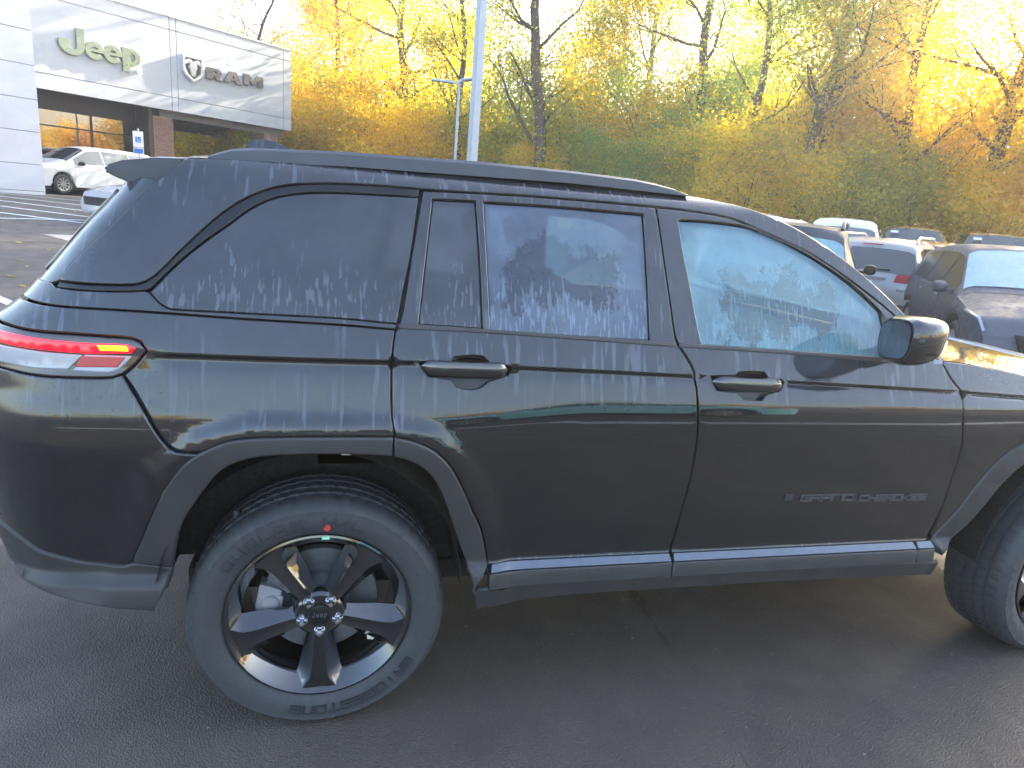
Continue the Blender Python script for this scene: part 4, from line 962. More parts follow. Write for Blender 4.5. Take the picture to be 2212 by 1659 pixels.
# small items on the far pier
MB().box((8.12,.27,4.05),(8.38,.345,4.30)).build('wall_light',M['soffit'],bd,bevel=.02)
o=MB().box((8.45,.30,3.05),(8.80,.343,3.45)).build('notice_plate',M['signwhite'],bd)
# accessible parking sign
ps=thing('parking_sign','white sign with blue wheelchair symbol on a thin post before the showroom','sign',(-7.08,25.95,1.0),R(-2))
MB().tube([(0,0,0),(0,0,2.45)],.028,8).build('post',M['pole'],ps)
MB().box((-.17,-.045,1.82),(.17,-.032,2.36)).build('sign_plate',M['signwhite'],ps,bevel=.005)
MB().box((-.17,-.045,1.58),(.17,-.032,1.80)).build('sign_plate',M['signwhite'],ps,bevel=.005)
o=MB(); o.box((-.09,-.05,1.98),(.09,-.046,2.17)); o.build('blue_square',M['signblue'],ps); MB().box((-.145,-.05,1.61),(.145,-.046,1.77)).build('blue_panel',M['signblue'],ps)
b=MB(); b.tube([(.035*math.cos(t)-.0,-.052,2.045+.035*math.sin(t)) for t in [R(120+i*20) for i in range(13)]],.006,6); b.tube([(-.02,-.052,2.13),(-.01,-.052,2.07),(.04,-.052,2.07),(.06,-.052,2.01)],.007,6); b.lathe([(0,-.055),(.012,-.055),(.012,-.05)],10,c=(-.025,0,2.15)); b.build('wheelchair_symbol',M['signwhite'],ps)
# light poles
lp=thing('lamp_post','tall square pale grey lamp post rising out of frame just beyond the black SUV','lamp post',(2.26,10.75,zg(2.26,10.75)-.05),R(20))
b=MB(); b.add([(sx*w_,sy*w_,z) for z,w_ in ((.75,.072),(8.6,.072)) for sx,sy in ((-1,-1),(1,-1),(1,1),(-1,1))],[(0,1,5,4),(1,2,6,5),(2,3,7,6),(3,0,4,7),(4,5,6,7),(3,2,1,0)]); b.build('pole',M['pole'],lp,bevel=.008)
MB().lathe([(.0,0),(.28,0),(.28,.72),(.26,.76),(0,.76)],24,axis='z').build('footing',M['concrete'],lp,smooth=True)
for s in (-1,1): MB().box((s*.08,-.03,8.35),(s*.55,.03,8.42)).build('arm',M['pole'],lp); MB().box((s*.55,-.2,8.3),(s*1.15,.2,8.42)).build('lamp_head',M['poletop'],lp,bevel=.02)
l2=thing('lamp_post','slim twin-headed lamp post standing farther back, left of the tall one','lamp post',(3.88,23.5,zg(3.88,23.5)),0)
MB().tube([(0,0,0),(0,0,4.95)],[.055,.045],8).build('pole',M['pole'],l2)
MB().box((-.98,-.14,4.90),(-.20,.14,4.97)).build('lamp_head',M['poletop'],l2,bevel=.02); MB().box((-.22,-.03,4.89),(.05,.03,4.96)).build('arm',M['poletop'],l2)
mt=Matrix.Rotation(R(-62),4,'Z')
MB().box((.20,-.14,4.98),(.98,.14,5.05),mt).build('lamp_head',M['poletop'],l2,bevel=.02); MB().box((-.05,-.03,4.97),(.22,.03,5.04),mt).build('arm',M['poletop'],l2)
# ------------------------------------------------------------------ parked cars farther off: lofted bodies with glass, lamps, wheels
def car_builder(spec):
    L=spec['len']/2; W2=spec['w']/2; top=Pch(spec['top']) if spec.get('smooth') else None
    def zt(x): return lerp(spec['top'],x)
    def zb_(x): return min(lerp(spec['belt'],x),zt(x)-.03)
    ax=spec['axles']; rw=spec.get('rw',.35)
    def wid(x): 
        a=abs(x)/L; return W2*(1-.13*max(0,(a-.70)/.30)**2.2)
    def bot(x):
        z=spec.get('bot',.24)
        for c in ax:
            d=abs(x-c)
            if d<rw+.065: z=max(z,rw+math.sqrt(max(0,(rw+.065)**2-d*d)))
        return z
    def sec(x):
        w=wid(x); t=zt(x); bl=zb_(x); bz=bot(x); h=max(0,t-.07-bl); wr=max(w*.5,w-.07-spec.get('tumble',.36)*h)
        sh=min(bl-.02,spec.get('shoulder',.82))
        P_=[(w-.12,bz),(w-.012,bz+.02),(w,max(bz+.04,min(.55,sh-.02))),(w+.004,max(bz+.06,sh)),(w-.035,bl),(wr,max(bl+.006,t-.075)),(wr-.09,t-.020),(wr*.5,t+.004),(0,t+.014)]
        out=[];pz=-9
        for y,z in P_: z=max(z,pz+.004); out.append((y,z)); pz=z
        # keep the loft below the roof line
        m=out[-1][1]
        return out
    def at(x,v,off=0.):
        S=sec(x); i=min(7,int(v)); t=v-i; y=S[i][0]*(1-t)+S[i+1][0]*t; z=S[i][1]*(1-t)+S[i+1][1]*t
        if off:
            dy,dz=S[i+1][0]-S[i][0],S[i+1][1]-S[i][1]; l=math.hypot(dy,dz) or 1; y+=dz/l*off; z+=-dy/l*off
            e=.02; S1,S2=zt(x-e),zt(x+e)
        return (y,z)
    return dict(L=L,sec=sec,at=at,zt=zt,wid=wid,ax=ax,rw=rw,spec=spec)
def build_car(name,label,loc,rotz,spec,paint,group=None,detail=True,cat='car'):
    g=car_builder(spec); sec,at,L=g['sec'],g['at'],g['L']
    t=thing(name,label,cat,loc,rotz,group)
    xs=set([-L,L]); x=-L
    while x<L: xs.add(round(x,3)); x+=.12
    for c in g['ax']:
        for i in range(-12,13): xs.add(round(c+(g['rw']+.065)*math.sin(PI/2*i/12),3))
    for p in spec['top']: xs.add(round(max(-L,min(L,p[0])),3))
    xs=sorted(xs); xs=[a for a,b_ in zip(xs,xs[1:]+[99]) if b_-a>.008]
    v=[];f=[]
    for x in xs:
        S=sec(x); v+=[(x,-y,z) for y,z in S]+[(x,y,z) for y,z in S[-2::-1]]
    n=17
    for i in range(len(xs)-1):
        for j in range(n-1): f.append((i*n+j,i*n+j+1,(i+1)*n+j+1,(i+1)*n+j)[::-1])
    f.append(tuple(range(n))); f.append(tuple(range((len(xs)-1)*n,len(xs)*n))[::-1])
    b=MB(); b.add(v,f); bo=b.build('body',paint,t,smooth=True)
    # lower trim / underside
    MB().box((-L*.93,-g['wid'](0)*.86,.20),(L*.93,g['wid'](0)*.86,.46)).build('underbody',M['rubber'],t)
    def side_patch(nm,xa,xb,va,vb,mat,side,off=.006,parent=t,nx=8,nv=3,fa=None):
        vv=[]
        for i in range(nx+1):
            x=xa+(xb-xa)*i/nx
            for j in range(nv+1):
                vq=va+(vb-va)*j/nv
                if fa: vq=fa(i/nx,j/nv,vq)
                y,z=at(x,vq,off); vv.append((x,side*y,z))
        m_=nv+1; ff=[(i*m_+j,i*m_+j+1,(i+1)*m_+j+1,(i+1)*m_+j) for i in range(nx) for j in range(nv)]
        if side<0: ff=[q[::-1] for q in ff]
        return mesh(nm,vv,ff,mat,parent,smooth=True)
    for s in (-1,1):
        for xa,xb in spec['glass']: side_patch('side_window',xa,xb,4.10,4.90,spec.get('gmat',M['carglass']),s)
    def top_patch(nm,xa,xb,mat,vv0=5.25,parent=t,nx=10,off=.012):
        vv=[]; seq=[5.12,5.6,6.1,7.0,8.0]
        for i in range(nx+1):
            x=xa+(xb-xa)*i/nx; row=[]
            sl=(g['zt'](x+.02)-g['zt'](x-.02))/.04; l=math.hypot(1,sl); ox,oz=-sl/l*off,1/l*off
            for q in seq: y,z=at(x,q); row.append((x+ox,-y,z+oz))
            for q in seq[-2::-1]: y,z=at(x,q); row.append((x+ox,y,z+oz))
            vv+=row
        m_=9; ff=[(i*m_+j,i*m_+j+1,(i+1)*m_+j+1,(i+1)*m_+j)[::-1] for i in range(nx) for j in range(m_-1)]
        return mesh(nm,vv,ff,mat,parent,smooth=True)
    top_patch('windscreen',*spec['ws'],spec.get('wsmat',M['carglass'])); top_patch('rear_window',*spec['rwin'],spec.get('rmat',M['carglass']))
    # wheels
    for c in g['ax']:
        for s in (-1,1):
            wt=thing('wheel',None,None,(c,s*(g['wid'](c)-.02),g['rw']),0 if s<0 else PI); wt.parent=t; r=g['rw']
            MB().lathe([(r*.66,.03),(r*.70,.0),(r*.90,-.004),(r*.98,.03),(r,.06),(r,.19),(r*.95,.22),(r*.6,.22)],28).build('tyre',M['tyre'],wt,smooth=True,fix=False)
            rb_=MB().lathe([(r*.67,.03),(r*.63,.03),(r*.60,.09),(0,.09)],28); rb_.build('rim_well',M['rubber'] if detail else M['silver'],wt,smooth=True,fix=False)
            if detail:
                sp=MB(); sp.lathe([(0,.01),(r*.16,.012),(r*.18,.04)],16); sp.lathe([(r*.68,.028),(r*.665,.006),(r*.62,.012),(r*.60,.05)],28)
                ns=spec.get('spokes',10)
                for k in range(ns):
                    a=2*PI*k/ns+.2; ca,sa=math.cos(a),math.sin(a); w_=.022 if ns>6 else .04
                    q=[(r*.12,-w_*.7,.014),(r*.12,w_*.7,.014),(r*.64,w_,.012),(r*.64,-w_,.012),(r*.12,-w_*.9,.05),(r*.12,w_*.9,.05),(r*.64,w_*1.2,.05),(r*.64,-w_*1.2,.05)]
                    sp.add([(x_*ca-y_*sa,d_,x_*sa+y_*ca) for x_,y_,d_ in q],[(0,1,2,3),(0,4,5,1),(2,6,7,3),(1,5,6,2),(3,7,4,0)])
                sp.build('rim',M['silver'],wt)
    # mirrors, handles
    mx,mz=spec['mirror']
    for s in (-1,1):
        y=g['wid'](mx)-.04; b=MB(); prof=[(-.10,.05,.055),(-.08,.085,.075),(.0,.09,.08),(.06,.07,.06),(.09,.03,.03)]; n_=12; vv=[]
        for dx,ry,rz in prof:
            for k in range(n_):
                a=2*PI*k/n_; vv.append((mx+dx,s*(y+.13)+ry*math.cos(a),mz+rz*math.copysign(abs(math.sin(a))**.7,math.sin(a))))
        ff=[(i*n_+j,i*n_+(j+1)%n_,(i+1)*n_+(j+1)%n_,(i+1)*n_+j) for i in range(4) for j in range(n_)]+[tuple(range(n_)),tuple(range(4*n_,5*n_))]
        b.add(vv,ff); b.box((mx-.02,s*(y-.03) if s>0 else s*(y+.10),mz-.06),(mx+.04,s*(y+.10) if s>0 else s*(y-.03),mz-.02)); b.build('door_mirror',spec.get('mirmat',paint),t,smooth=True)
        for hx in spec.get('handles',[]):
            zz=at(hx,3.55)[1]; y=at(hx,3.55)[0]; MB().box((hx,s*y-.012 if s>0 else s*y-.03,zz),(hx+.17,s*y+.03 if s>0 else s*y+.012,zz+.028)).build('door_handle',spec.get('handlemat',paint),t,bevel=.008)
        if detail:
            # shut lines as thin recessed-looking strips of seal
            for sx in spec.get('seams',[]): side_patch('door_seal',sx-.004,sx+.004,1.3,4.0,M['rubber'],s,off=.002,nx=1,nv=6)
            side_patch('wheel_arch_trim',g['ax'][0]-.001,g['ax'][0]+.001,1,1.1,M['rubber'],s,nx=1) if False else None
    return t,g,side_patch,top_patch
SUVTOP=[(-2.33,.78),(-2.31,1.02),(-2.20,1.16),(-1.93,1.60),(-1.80,1.665),(-1.2,1.70),(0,1.70),(.40,1.665),(1.12,1.14),(1.25,1.08),(1.9,1.00),(2.2,.90),(2.33,.66)]
SUV=dict(len=4.66,w=1.86,top=SUVTOP,belt=[(-2.3,1.10),(-1,1.05),(1.2,.99),(2.3,.80)],axles=(-1.36,1.36),rw=.36,glass=[(-1.78,-.95),(-.88,.05),(.12,.92)],ws=(.48,1.08),rwin=(-2.15,-1.95),mirror=(.86,1.10),handles=(-.75,.25),seams=(-.92,.08,1.1),shoulder=.90)
# --- white people carrier at the showroom
VAN=dict(len=5.17,w=1.95,top=[(-2.58,.80),(-2.56,1.25),(-2.42,1.62),(-2.25,1.72),(-1.2,1.76),(.1,1.74),(.55,1.66),(1.45,1.17),(1.6,1.11),(2.2,.98),(2.5,.80),(2.58,.60)],belt=[(-2.5,1.12),(-1,1.08),(1.2,1.02),(2.5,.80)],axles=(-1.45,1.62),rw=.345,glass=[(-2.30,-1.22),(-1.18,-.08),(-.02,1.14)],ws=(.60,1.40),rwin=(-2.5,-2.38),mirror=(.98,1.10),handles=(-.3,.10),seams=(-1.2,-.05,1.18),gmat=simple('van_side_glass',(.18,.22,.27),.15,noise=.3,nscale=1.5,coat=.6),mirmat=M['trimblack'],shoulder=.86,spokes=10,tumble=.42)
ca,sa=math.cos(BA),math.sin(BA)
def bloc(t,d,z): return (BX+t*ca-d*sa,BY+t*sa+d*ca,z)
van,gv,sv,tv=build_car('minivan','white minivan parked in front of the showroom glass, nose to the left',bloc(-.95,-1.6,1.0),BA+PI+R(14),VAN,M['white_paint'],cat='van')
for s in (-1,1):
    sv('sliding_rail',-2.3,-.9,3.55,3.60,M['rubber'],s,off=.004,nx=6,nv=1); sv('headlamp',2.1,2.5,3.2,3.9,M['lamp_clear'],s); sv('tail_lamp',-2.54,-2.3,3.2,4.3,M['lamp_refl'],s)
# --- silver SUV seen from behind
S2=dict(SUV); S2.update(rmat=M['carglass'],top=[(-2.33,.78),(-2.315,.98),(-2.24,1.13),(-2.02,1.56),(-1.93,1.64),(-1.2,1.72),(0,1.73),(.40,1.68),(1.12,1.16),(1.25,1.10),(1.9,1.02),(2.2,.92),(2.33,.66)],rwin=(-2.232,-2.035))
k5,g5,s5,t5=build_car('parked_car','silver SUV seen from behind with red tail lamps, rear wiper and roof rails',(10.52,9.52,.0),R(38),S2,M['silver_paint'])
def lampshape(name,poly,x,mat,parent,th=.03,yo=1):
    b=MB(); n=len(poly); b.add([(x,yo*y,z) for y,z in poly]+[(x-th,yo*y,z) for y,z in poly],[tuple(range(n)),tuple(range(n,2*n))]+[(i,(i+1)%n,(i+1)%n+n,i+n) for i in range(n)]); return b.build(name,mat,parent,bevel=.006)
for s in (-1,1):
    tp=thing('tail_lamp',None,None); tp.parent=k5
    lampshape('red_lens',[(.50,1.14),(.90,1.16),(.905,1.02),(.47,1.00)],-2.265,M['lamp_refl'],tp,.035,s)
    lampshape('clear_band',[(.475,.995),(.905,1.015),(.89,.955),(.50,.955)],-2.27,M['lamp_clear'],tp,.035,s)
    lampshape('lens_divider',[(.690,1.15),(.698,1.15),(.698,.96),(.690,.96)],-2.303,M['rubber'],tp,.006,s)
    b=MB(); b.tube([(-1.75,s*.62,1.665),(-1.68,s*.62,1.735),(-1.5,s*.62,1.765),(.2,s*.61,1.785),(.42,s*.6,1.735)],.022,8); b.build('roof_rail',M['silver'],k5,smooth=True)
    lampshape('reflector',[(.52,.60),(.78,.61),(.78,.575),(.52,.57)],-2.335,M['lamp_refl'],k5,.02,s)
lampshape('garnish_bar',[(-.36,1.075),(.36,1.075),(.34,1.035),(-.34,1.035)],-2.305,M['chrome'],k5)
lampshape('number_plate',[(-.16,1.0),(.16,1.0),(.16,.85),(-.16,.85)],-2.325,M['signwhite'],k5,.012)
lampshape('plate_frame',[(-.175,.85),(.175,.85),(.175,.832),(-.175,.832)],-2.326,M['rubber'],k5,.014)
b=MB(); b.lathe([(.050,.0),(.055,-.008),(.060,.0)],24); ob=b.build('badge_ring',M['chrome'],k5,fix=False); ob.rotation_euler=(0,0,R(-90)); ob.location=(-2.29,0,1.12); ob.scale=(1.7,1,1)
STROKE.update({'k':[]})
stroke_text('KIA',lambda u,v,d:Vector((-2.295-d,.062-u,1.103+v)),.030,.034,.016,.008,.006).build('badge_lettering',M['chrome'],k5)
STROKE['V']=[[(0,1),(.5,0),(1,1)]]; STROKE['6']=[[(1,1),(0,1),(0,0),(1,0),(1,.5),(0,.5)]]; STROKE['W']=[[(0,1),(.2,0),(.5,.6),(.8,0),(1,1)]]
stroke_text('AWD',lambda u,v,d:Vector((-2.335-d,-.55-u,.87+v)),.040,.028,.016,.008,.006).build('badge_lettering',M['chrome'],k5)
b=MB(); b.tube([(-2.285,.02,1.175),(-2.255,-.02,1.20),(-2.235,-.38,1.215)],.010,6); b.build('rear_wiper',M['rubber'],k5)
lampshape('brake_light',[(-.16,1.618),(.16,1.618),(.16,1.60),(-.16,1.60)],-2.0,M['lamp_refl'],k5,.03)
b=MB().box((-2.35,-.86,.35),(-2.20,.86,.70)); b.build('rear_bumper',M['darkcar'],k5,smooth=True,bevel=.05)
b=MB(); b.tube([(-1.2,0,1.735),(-1.32,0,1.80)],[.03,.008],6); b.build('antenna',M['rubber'],k5)
# --- dark dewy SUV seen from behind, just over the near windscreen
S3=dict(SUV); S3.update(len=4.8,w=1.92,top=[(-2.40,.85),(-2.385,1.05),(-2.30,1.20),(-2.10,1.62),(-2.0,1.74),(-1.2,1.79),(0,1.80),(.45,1.74),(1.15,1.24),(1.3,1.18),(1.9,1.10),(2.2,1.0),(2.4,.7)],belt=[(-2.4,1.20),(-1,1.16),(1.2,1.08),(2.4,.85)],rwin=(-2.285,-2.10),rmat=M['carglass_blue'],mirror=(.80,1.22),mirmat=M['rubber'])
d=_f+_r*((1838-1106)/FPX)-_u*((545-829.5)/FPX); p=Vector(CAM)+d*7.6; hz=R(49); fw=Vector((math.cos(hz),math.sin(hz),0)); lf=Vector((-fw.y,fw.x,0)); c_=p+fw*2.28+lf*.80
d3,g3,s3_,t3=build_car('parked_car','dark dewy SUV just beyond the big black one, left of the silver car',(c_.x,c_.y,0.0),hz,S3,M['dewroof'])
for s in (-1,1):
    b=MB(); b.tube([(-1.85,s*.66,1.74),(-1.78,s*.66,1.80),(-1.6,s*.66,1.83),(.2,s*.65,1.84),(.42,s*.64,1.80)],.022,8); b.build('roof_rail',M['dewroof'],d3,smooth=True)
# --- grey crossover facing the camera at right
S1=dict(SUV); S1.update(len=4.60,w=1.86,top=[(-2.30,.80),(-2.27,1.05),(-2.1,1.2),(-1.75,1.56),(-1.6,1.60),(-.8,1.665),(-.1,1.665),(.30,1.62),(1.10,1.12),(1.2,1.07),(1.75,.97),(2.1,.86),(2.27,.68),(2.30,.55)],rwin=(-2.05,-1.78),glass=[(-1.55,-.80),(-.74,.08),(.14,.90)],gmat=simple('dull_car_glass',(.035,.035,.038),.25,spec=.3),ws=(.36,1.06),wsmat=M['carglass_blue'],mirmat=M['grey_paint'],mirror=(.80,1.08),handles=(-.72,.22),handlemat=M['chrome'],shoulder=.86)
r1,g1,s1,t1=build_car('parked_car','matte grey crossover at the right edge facing the camera, dew on its bonnet',(8.98,5.65,.06),R(-123),S1,M['grey_paint'])
for s in (-1,1):
    s1('headlamp',1.72,2.22,3.30,3.92,M['lamp_clear'],s,off=.01); s1('chrome_strip',-.9,.95,4.02,4.08,M['chrome'],s,off=.012,nx=10,nv=1); s1('arch_trim',1.36-.44,1.36+.44,1.0,1.16,M['clad'],s,off=.012)
t1('bonnet_seam',1.178,1.188,M['rubber'],off=.004)
lampshape('grille',[(-.55,.70),(.55,.70),(.42,.42),(-.42,.42)],2.33,M['trimblack'],r1,.04)
# --- row farther back: roofs over the near cars
PICK=dict(len=5.6,w=2.0,top=[(-2.8,1.0),(-2.78,1.28),(-1.2,1.30),(-1.12,1.34),(-.95,1.86),(-.8,1.90),(.55,1.90),(.75,1.86),(1.25,1.38),(1.35,1.32),(2.3,1.24),(2.65,1.15),(2.8,.8)],belt=[(-2.8,1.25),(1.2,1.26),(2.8,1.1)],axles=(-1.75,1.85),rw=.42,glass=[(-.85,-.1),(-.02,1.0)],ws=(.80,1.22),rwin=(-1.10,-.97),mirror=(.95,1.40),handles=(-.7,.15),seams=(-.05,),shoulder=1.1,bot=.4,wsmat=M['carglass'])
BOX=dict(len=4.8,w=1.90,top=[(-2.4,.85),(-2.39,1.2),(-2.30,1.75),(-2.15,1.86),(-1.4,1.90),(.3,1.90),(.55,1.84),(1.0,1.35),(1.1,1.26),(2.0,1.18),(2.3,1.05),(2.4,.7)],belt=[(-2.4,1.2),(1.0,1.16),(2.4,1.0)],axles=(-1.45,1.45),rw=.39,glass=[(-2.1,-1.1),(-1.0,-.1),(0,.85)],ws=(.60,.98),rwin=(-2.38,-2.31),mirror=(.78,1.30),handles=(-.9,.1),seams=(-1.05,-.05),shoulder=1.0,gmat=M['carglass'])
def far(name,label,px,py,depth,heading,spec,paint,roofz,cat='car'):
    d=_f+_r*((px-1106)/FPX)-_u*((py-829.5)/FPX); p=Vector(CAM)+d*depth; rz=max(z for _,z in spec['top'])
    return build_car(name,label,(p.x,p.y,p.z-rz),heading,spec,paint,detail=False,cat=cat)
a=far('parked_car','white boxy SUV roof with side glass above the dark SUV, beside the silver one',1830,476,17,R(50),BOX,M['white_paint'],1.9)
a=far('parked_car','roof of a white car with black glass sunroof, leftmost of the far row',1680,468,17,R(32),SUV,M['white_paint'],1.7)
a[3]('sunroof',-1.2,-.1,M['carglass'],off=.02)
pk=far('pickup_truck','dark pickup truck facing the camera with a white sticker on its windscreen',1975,492,21,R(-132),PICK,M['darkcar'],1.9,'pickup')
def sticker(t): 
    b=MB(); b.add([(1.02,-.62,1.70),(1.02,-.42,1.70),(.97,-.42,1.76),(.97,-.62,1.76)],[(0,1,2,3)]); b.build('windscreen_sticker',M['signwhite'],t,fix=False)
sticker(pk[0])
p2=far('pickup_truck','dark pickup truck low behind the grey crossover, rightmost of the far row',2150,506,19,R(-130),PICK,M['darkcar'],1.9,'pickup'); sticker(p2[0])
mr=far('parked_car','maroon SUV tucked between the silver SUV and the grey crossover',2015,522,15.2,R(38),S2,M['maroon'],1.7)
b=MB(); b.tube([(-2.285,.02,1.175),(-2.255,-.02,1.20),(-2.235,-.38,1.215)],.010,6); b.build('rear_wiper',M['rubber'],mr[0])
# --- blue car behind the camera, mirrored in the near doors
SED=dict(len=4.7,w=1.84,top=[(-2.35,.70),(-2.33,.98),(-2.2,1.04),(-1.75,1.08),(-1.1,1.40),(-.6,1.45),(.1,1.44),(.5,1.36),(1.25,1.0),(1.4,.95),(2.0,.84),(2.25,.72),(2.35,.5)],belt=[(-2.3,1.0),(-1,.98),(1.2,.92),(2.3,.7)],axles=(-1.38,1.38),rw=.34,glass=[(-1.3,-.75),(-.68,.08),(.14,.85)],ws=(.55,1.2),rwin=(-1.7,-1.15),mirror=(.82,1.02),handles=(-.8,.2),seams=(-.72,.1),shoulder=.78)
bc,gb,sb,tb=build_car('parked_car','bright blue saloon mirrored in the rear door of the black SUV',(3.0,-5.9,0),R(183),SED,M['blue_paint'])
for s in (-1,1): sb('tail_lamp',-2.3,-1.85,3.2,3.9,M['lamp_refl'],s,off=.01)
# --- silver car nose at left
c4,g4,s4,t4=build_car('parked_car','pale silver car whose nose pokes out behind the rear spoiler at left',(-3.32,16.40,.64),BA+PI,SED,simple('pale_silver_paint',(.40,.42,.46),.22,.3,coat=.8))
for s in (-1,1):
    s4('headlamp',1.80,2.31,3.15,3.92,M['lamp_clear'],s,off=.012); s4('arch_trim',.95,1.8,1.02,1.25,M['rubber'],s,off=.012)
mesh('grille',[(2.365,-.6,.42),(2.365,.6,.42),(2.372,.6,.60),(2.372,-.6,.60)],[(0,1,2,3)],M['trimblack'],c4)

# ------------------------------------------------------------------ trees
def tube_np(segs,n=5):
    V=[];F=[]
    for (p0,p1,r0,r1) in segs:
        d=(p1-p0); L=np.linalg.norm(d)
        if L<1e-6: continue
        d/=L; a=np.array([0,0,1.]) if abs(d[2])<.9 else np.array([1.,0,0]); x=np.cross(d,a); x/=np.linalg.norm(x); y=np.cross(x,d)
        b=len(V)
        for p,r in ((p0,r0),(p1,r1)):
            for j in range(n):
                t=2*PI*j/n; V.append(tuple(p+x*math.cos(t)*r+y*math.sin(t)*r))
        F+=[(b+j,b+(j+1)%n,b+(j+1)%n+n,b+j+n) for j in range(n)]
    return V,F
def grow_tree(seed,H,r0,crown0,spread,lean=0.,multi=1,twist=.18):
    g=np.random.default_rng(seed); segs=[];tips=[]
    def branch(p,d,L,r,lev):
        n=max(2,int(L/.9)) if lev<2 else 3; q=p.copy()
        for i in range(n):
            d2=d+g.normal(0,twist*(.5 if lev==0 else 1),3); d2[2]+=.10 if lev else .02; d2/=np.linalg.norm(d2)
            e=q+d2*L/n; ra=r*(1-.75*i/n); rb=r*(1-.75*(i+1)/n)
            segs.append((q,e,max(ra,.008),max(rb,.006))); q=e; d=d2
            hh=q[2]/H
            if lev==0 and q[2]>crown0 and g.random()<.95:
                for _ in range(g.integers(1,3)):
                    a=g.uniform(0,2*PI); el=g.uniform(.15,.8); dd=np.array([math.cos(a)*math.cos(el),math.sin(a)*math.cos(el),math.sin(el)])
                    branch(q,dd,spread*g.uniform(.6,1.1)*(1-.45*hh),rb*.42,1)
            elif lev in (1,2) and g.random()<.85:
                a=g.uniform(0,2*PI); dd=d+.9*np.array([math.cos(a),math.sin(a),g.uniform(-.3,.5)]); dd/=np.linalg.norm(dd); branch(q,dd,L*g.uniform(.4,.65),rb*.55,lev+1)
            if lev>=1: tips.append(q.copy())
        if lev>=1: tips.append(q.copy()); tips.append(q.copy())
    for k in range(multi):
        a=g.uniform(0,2*PI); d=np.array([math.cos(a)*(.35 if multi>1 else lean),math.sin(a)*(.35 if multi>1 else .3*lean),1.]); d/=np.linalg.norm(d)
        branch(np.zeros(3)+(g.normal(0,.15,3)*[1,1,0] if multi>1 else 0),d,H*(g.uniform(.75,1.)),r0,0)
    return segs,np.array(tips)
def leaf_mesh(name,tips,N,sig,size,seed,zmin=.3,topw=0.):
    g=np.random.default_rng(seed); idx=g.integers(0,len(tips),N)
    # clumps: each tip gets its own weight, so crowns are uneven
    w_=g.gamma(1.1,1,len(tips))*(1+topw*np.clip(tips[:,2]/tips[:,2].max()-.35,0,1)); w_/=w_.sum(); idx=g.choice(len(tips),N,p=w_)
    c=tips[idx]+g.normal(0,1,(N,3))*sig*np.array([1,1,.75]); c[:,2]=np.maximum(c[:,2],zmin*g.random(N)+.05)
    a=g.normal(0,1,(N,3)); a/=np.linalg.norm(a,axis=1)[:,None]; b=np.cross(a,g.normal(0,1,(N,3))); b/=np.linalg.norm(b,axis=1)[:,None]
    nrm=np.cross(a,b); s=(size*g.uniform(.55,1.25,N))[:,None]
    P_=np.stack([c-a*s*.6,c+b*s*.36+nrm*s*.10,c+a*s*.62,c-b*s*.36+nrm*s*.10],1).reshape(-1,3)
    me=bpy.data.meshes.new(name); me.vertices.add(4*N); me.vertices.foreach_set('co',P_.ravel()); me.loops.add(4*N); me.loops.foreach_set('vertex_index',np.arange(4*N))
    me.polygons.add(N); me.polygons.foreach_set('loop_start',np.arange(N)*4); me.polygons.foreach_set('loop_total',np.full(N,4)); me.update(calc_edges=True)
    me.materials.append(LEAF['gold']); return me
TREES={}
def proto(key,N,sig,size,seed,topw=0.,**kw):
    segs,tips=grow_tree(seed,**kw); V,F=tube_np(segs); me=bpy.data.meshes.new('trunk'); me.from_pydata(V,[],F); me.materials.append(M['bark']); me.polygons.foreach_set('use_smooth',[True]*len(me.polygons))
    TREES[key]=(me,leaf_mesh('crown',tips,N,sig,size,seed+50,topw=topw))
proto('tall1',23000,.55,.135,11,topw=1.0,H=19,r0=.30,crown0=3.0,spread=4.8)
proto('tall2',23000,.55,.135,12,topw=1.0,H=21,r0=.36,crown0=4.2,spread=5.2,lean=.12)
proto('tall3',19000,.5,.13,13,topw=1.0,H=18,r0=.22,crown0=4.0,spread=4.2,lean=.2)
proto('sparse',6500,.30,.115,14,H=18,r0=.24,crown0=2.6,spread=5.6,lean=.1,twist=.24)
proto('under1',13000,.62,.14,21,H=7.5,r0=.09,crown0=.6,spread=3.2,multi=3)
proto('under2',12000,.60,.14,22,H=6.2,r0=.08,crown0=.5,spread=2.8,multi=3)
proto('bush',9000,.42,.12,23,H=3.6,r0=.05,crown0=.25,spread=2.4,multi=4)
def tree(kind,x,y,sc,rz,leaf,label,group=None,bark=None,name=None,dz=0):
    tm,lm=TREES[kind]; t=thing(name or ('bush' if kind=='bush' else 'tree'),label,'bush' if kind=='bush' else 'tree',(x,y,zg(x,y)+dz-.05),rz,group); t.scale=(sc,sc,sc)
    a=bpy.data.objects.new('trunk',tm); link(a,t); b=bpy.data.objects.new('crown',lm); link(b,t); b.material_slots[0].link='OBJECT'; b.material_slots[0].material=LEAF[leaf]
    if bark: a.material_slots[0].link='OBJECT'; a.material_slots[0].material=bark
    return t
def wp(px,depth):
    d=_f+_r*((px-1106)/FPX)-_u*((430-829.5)/FPX); p=Vector(CAM)+d*depth; return p.x,p.y
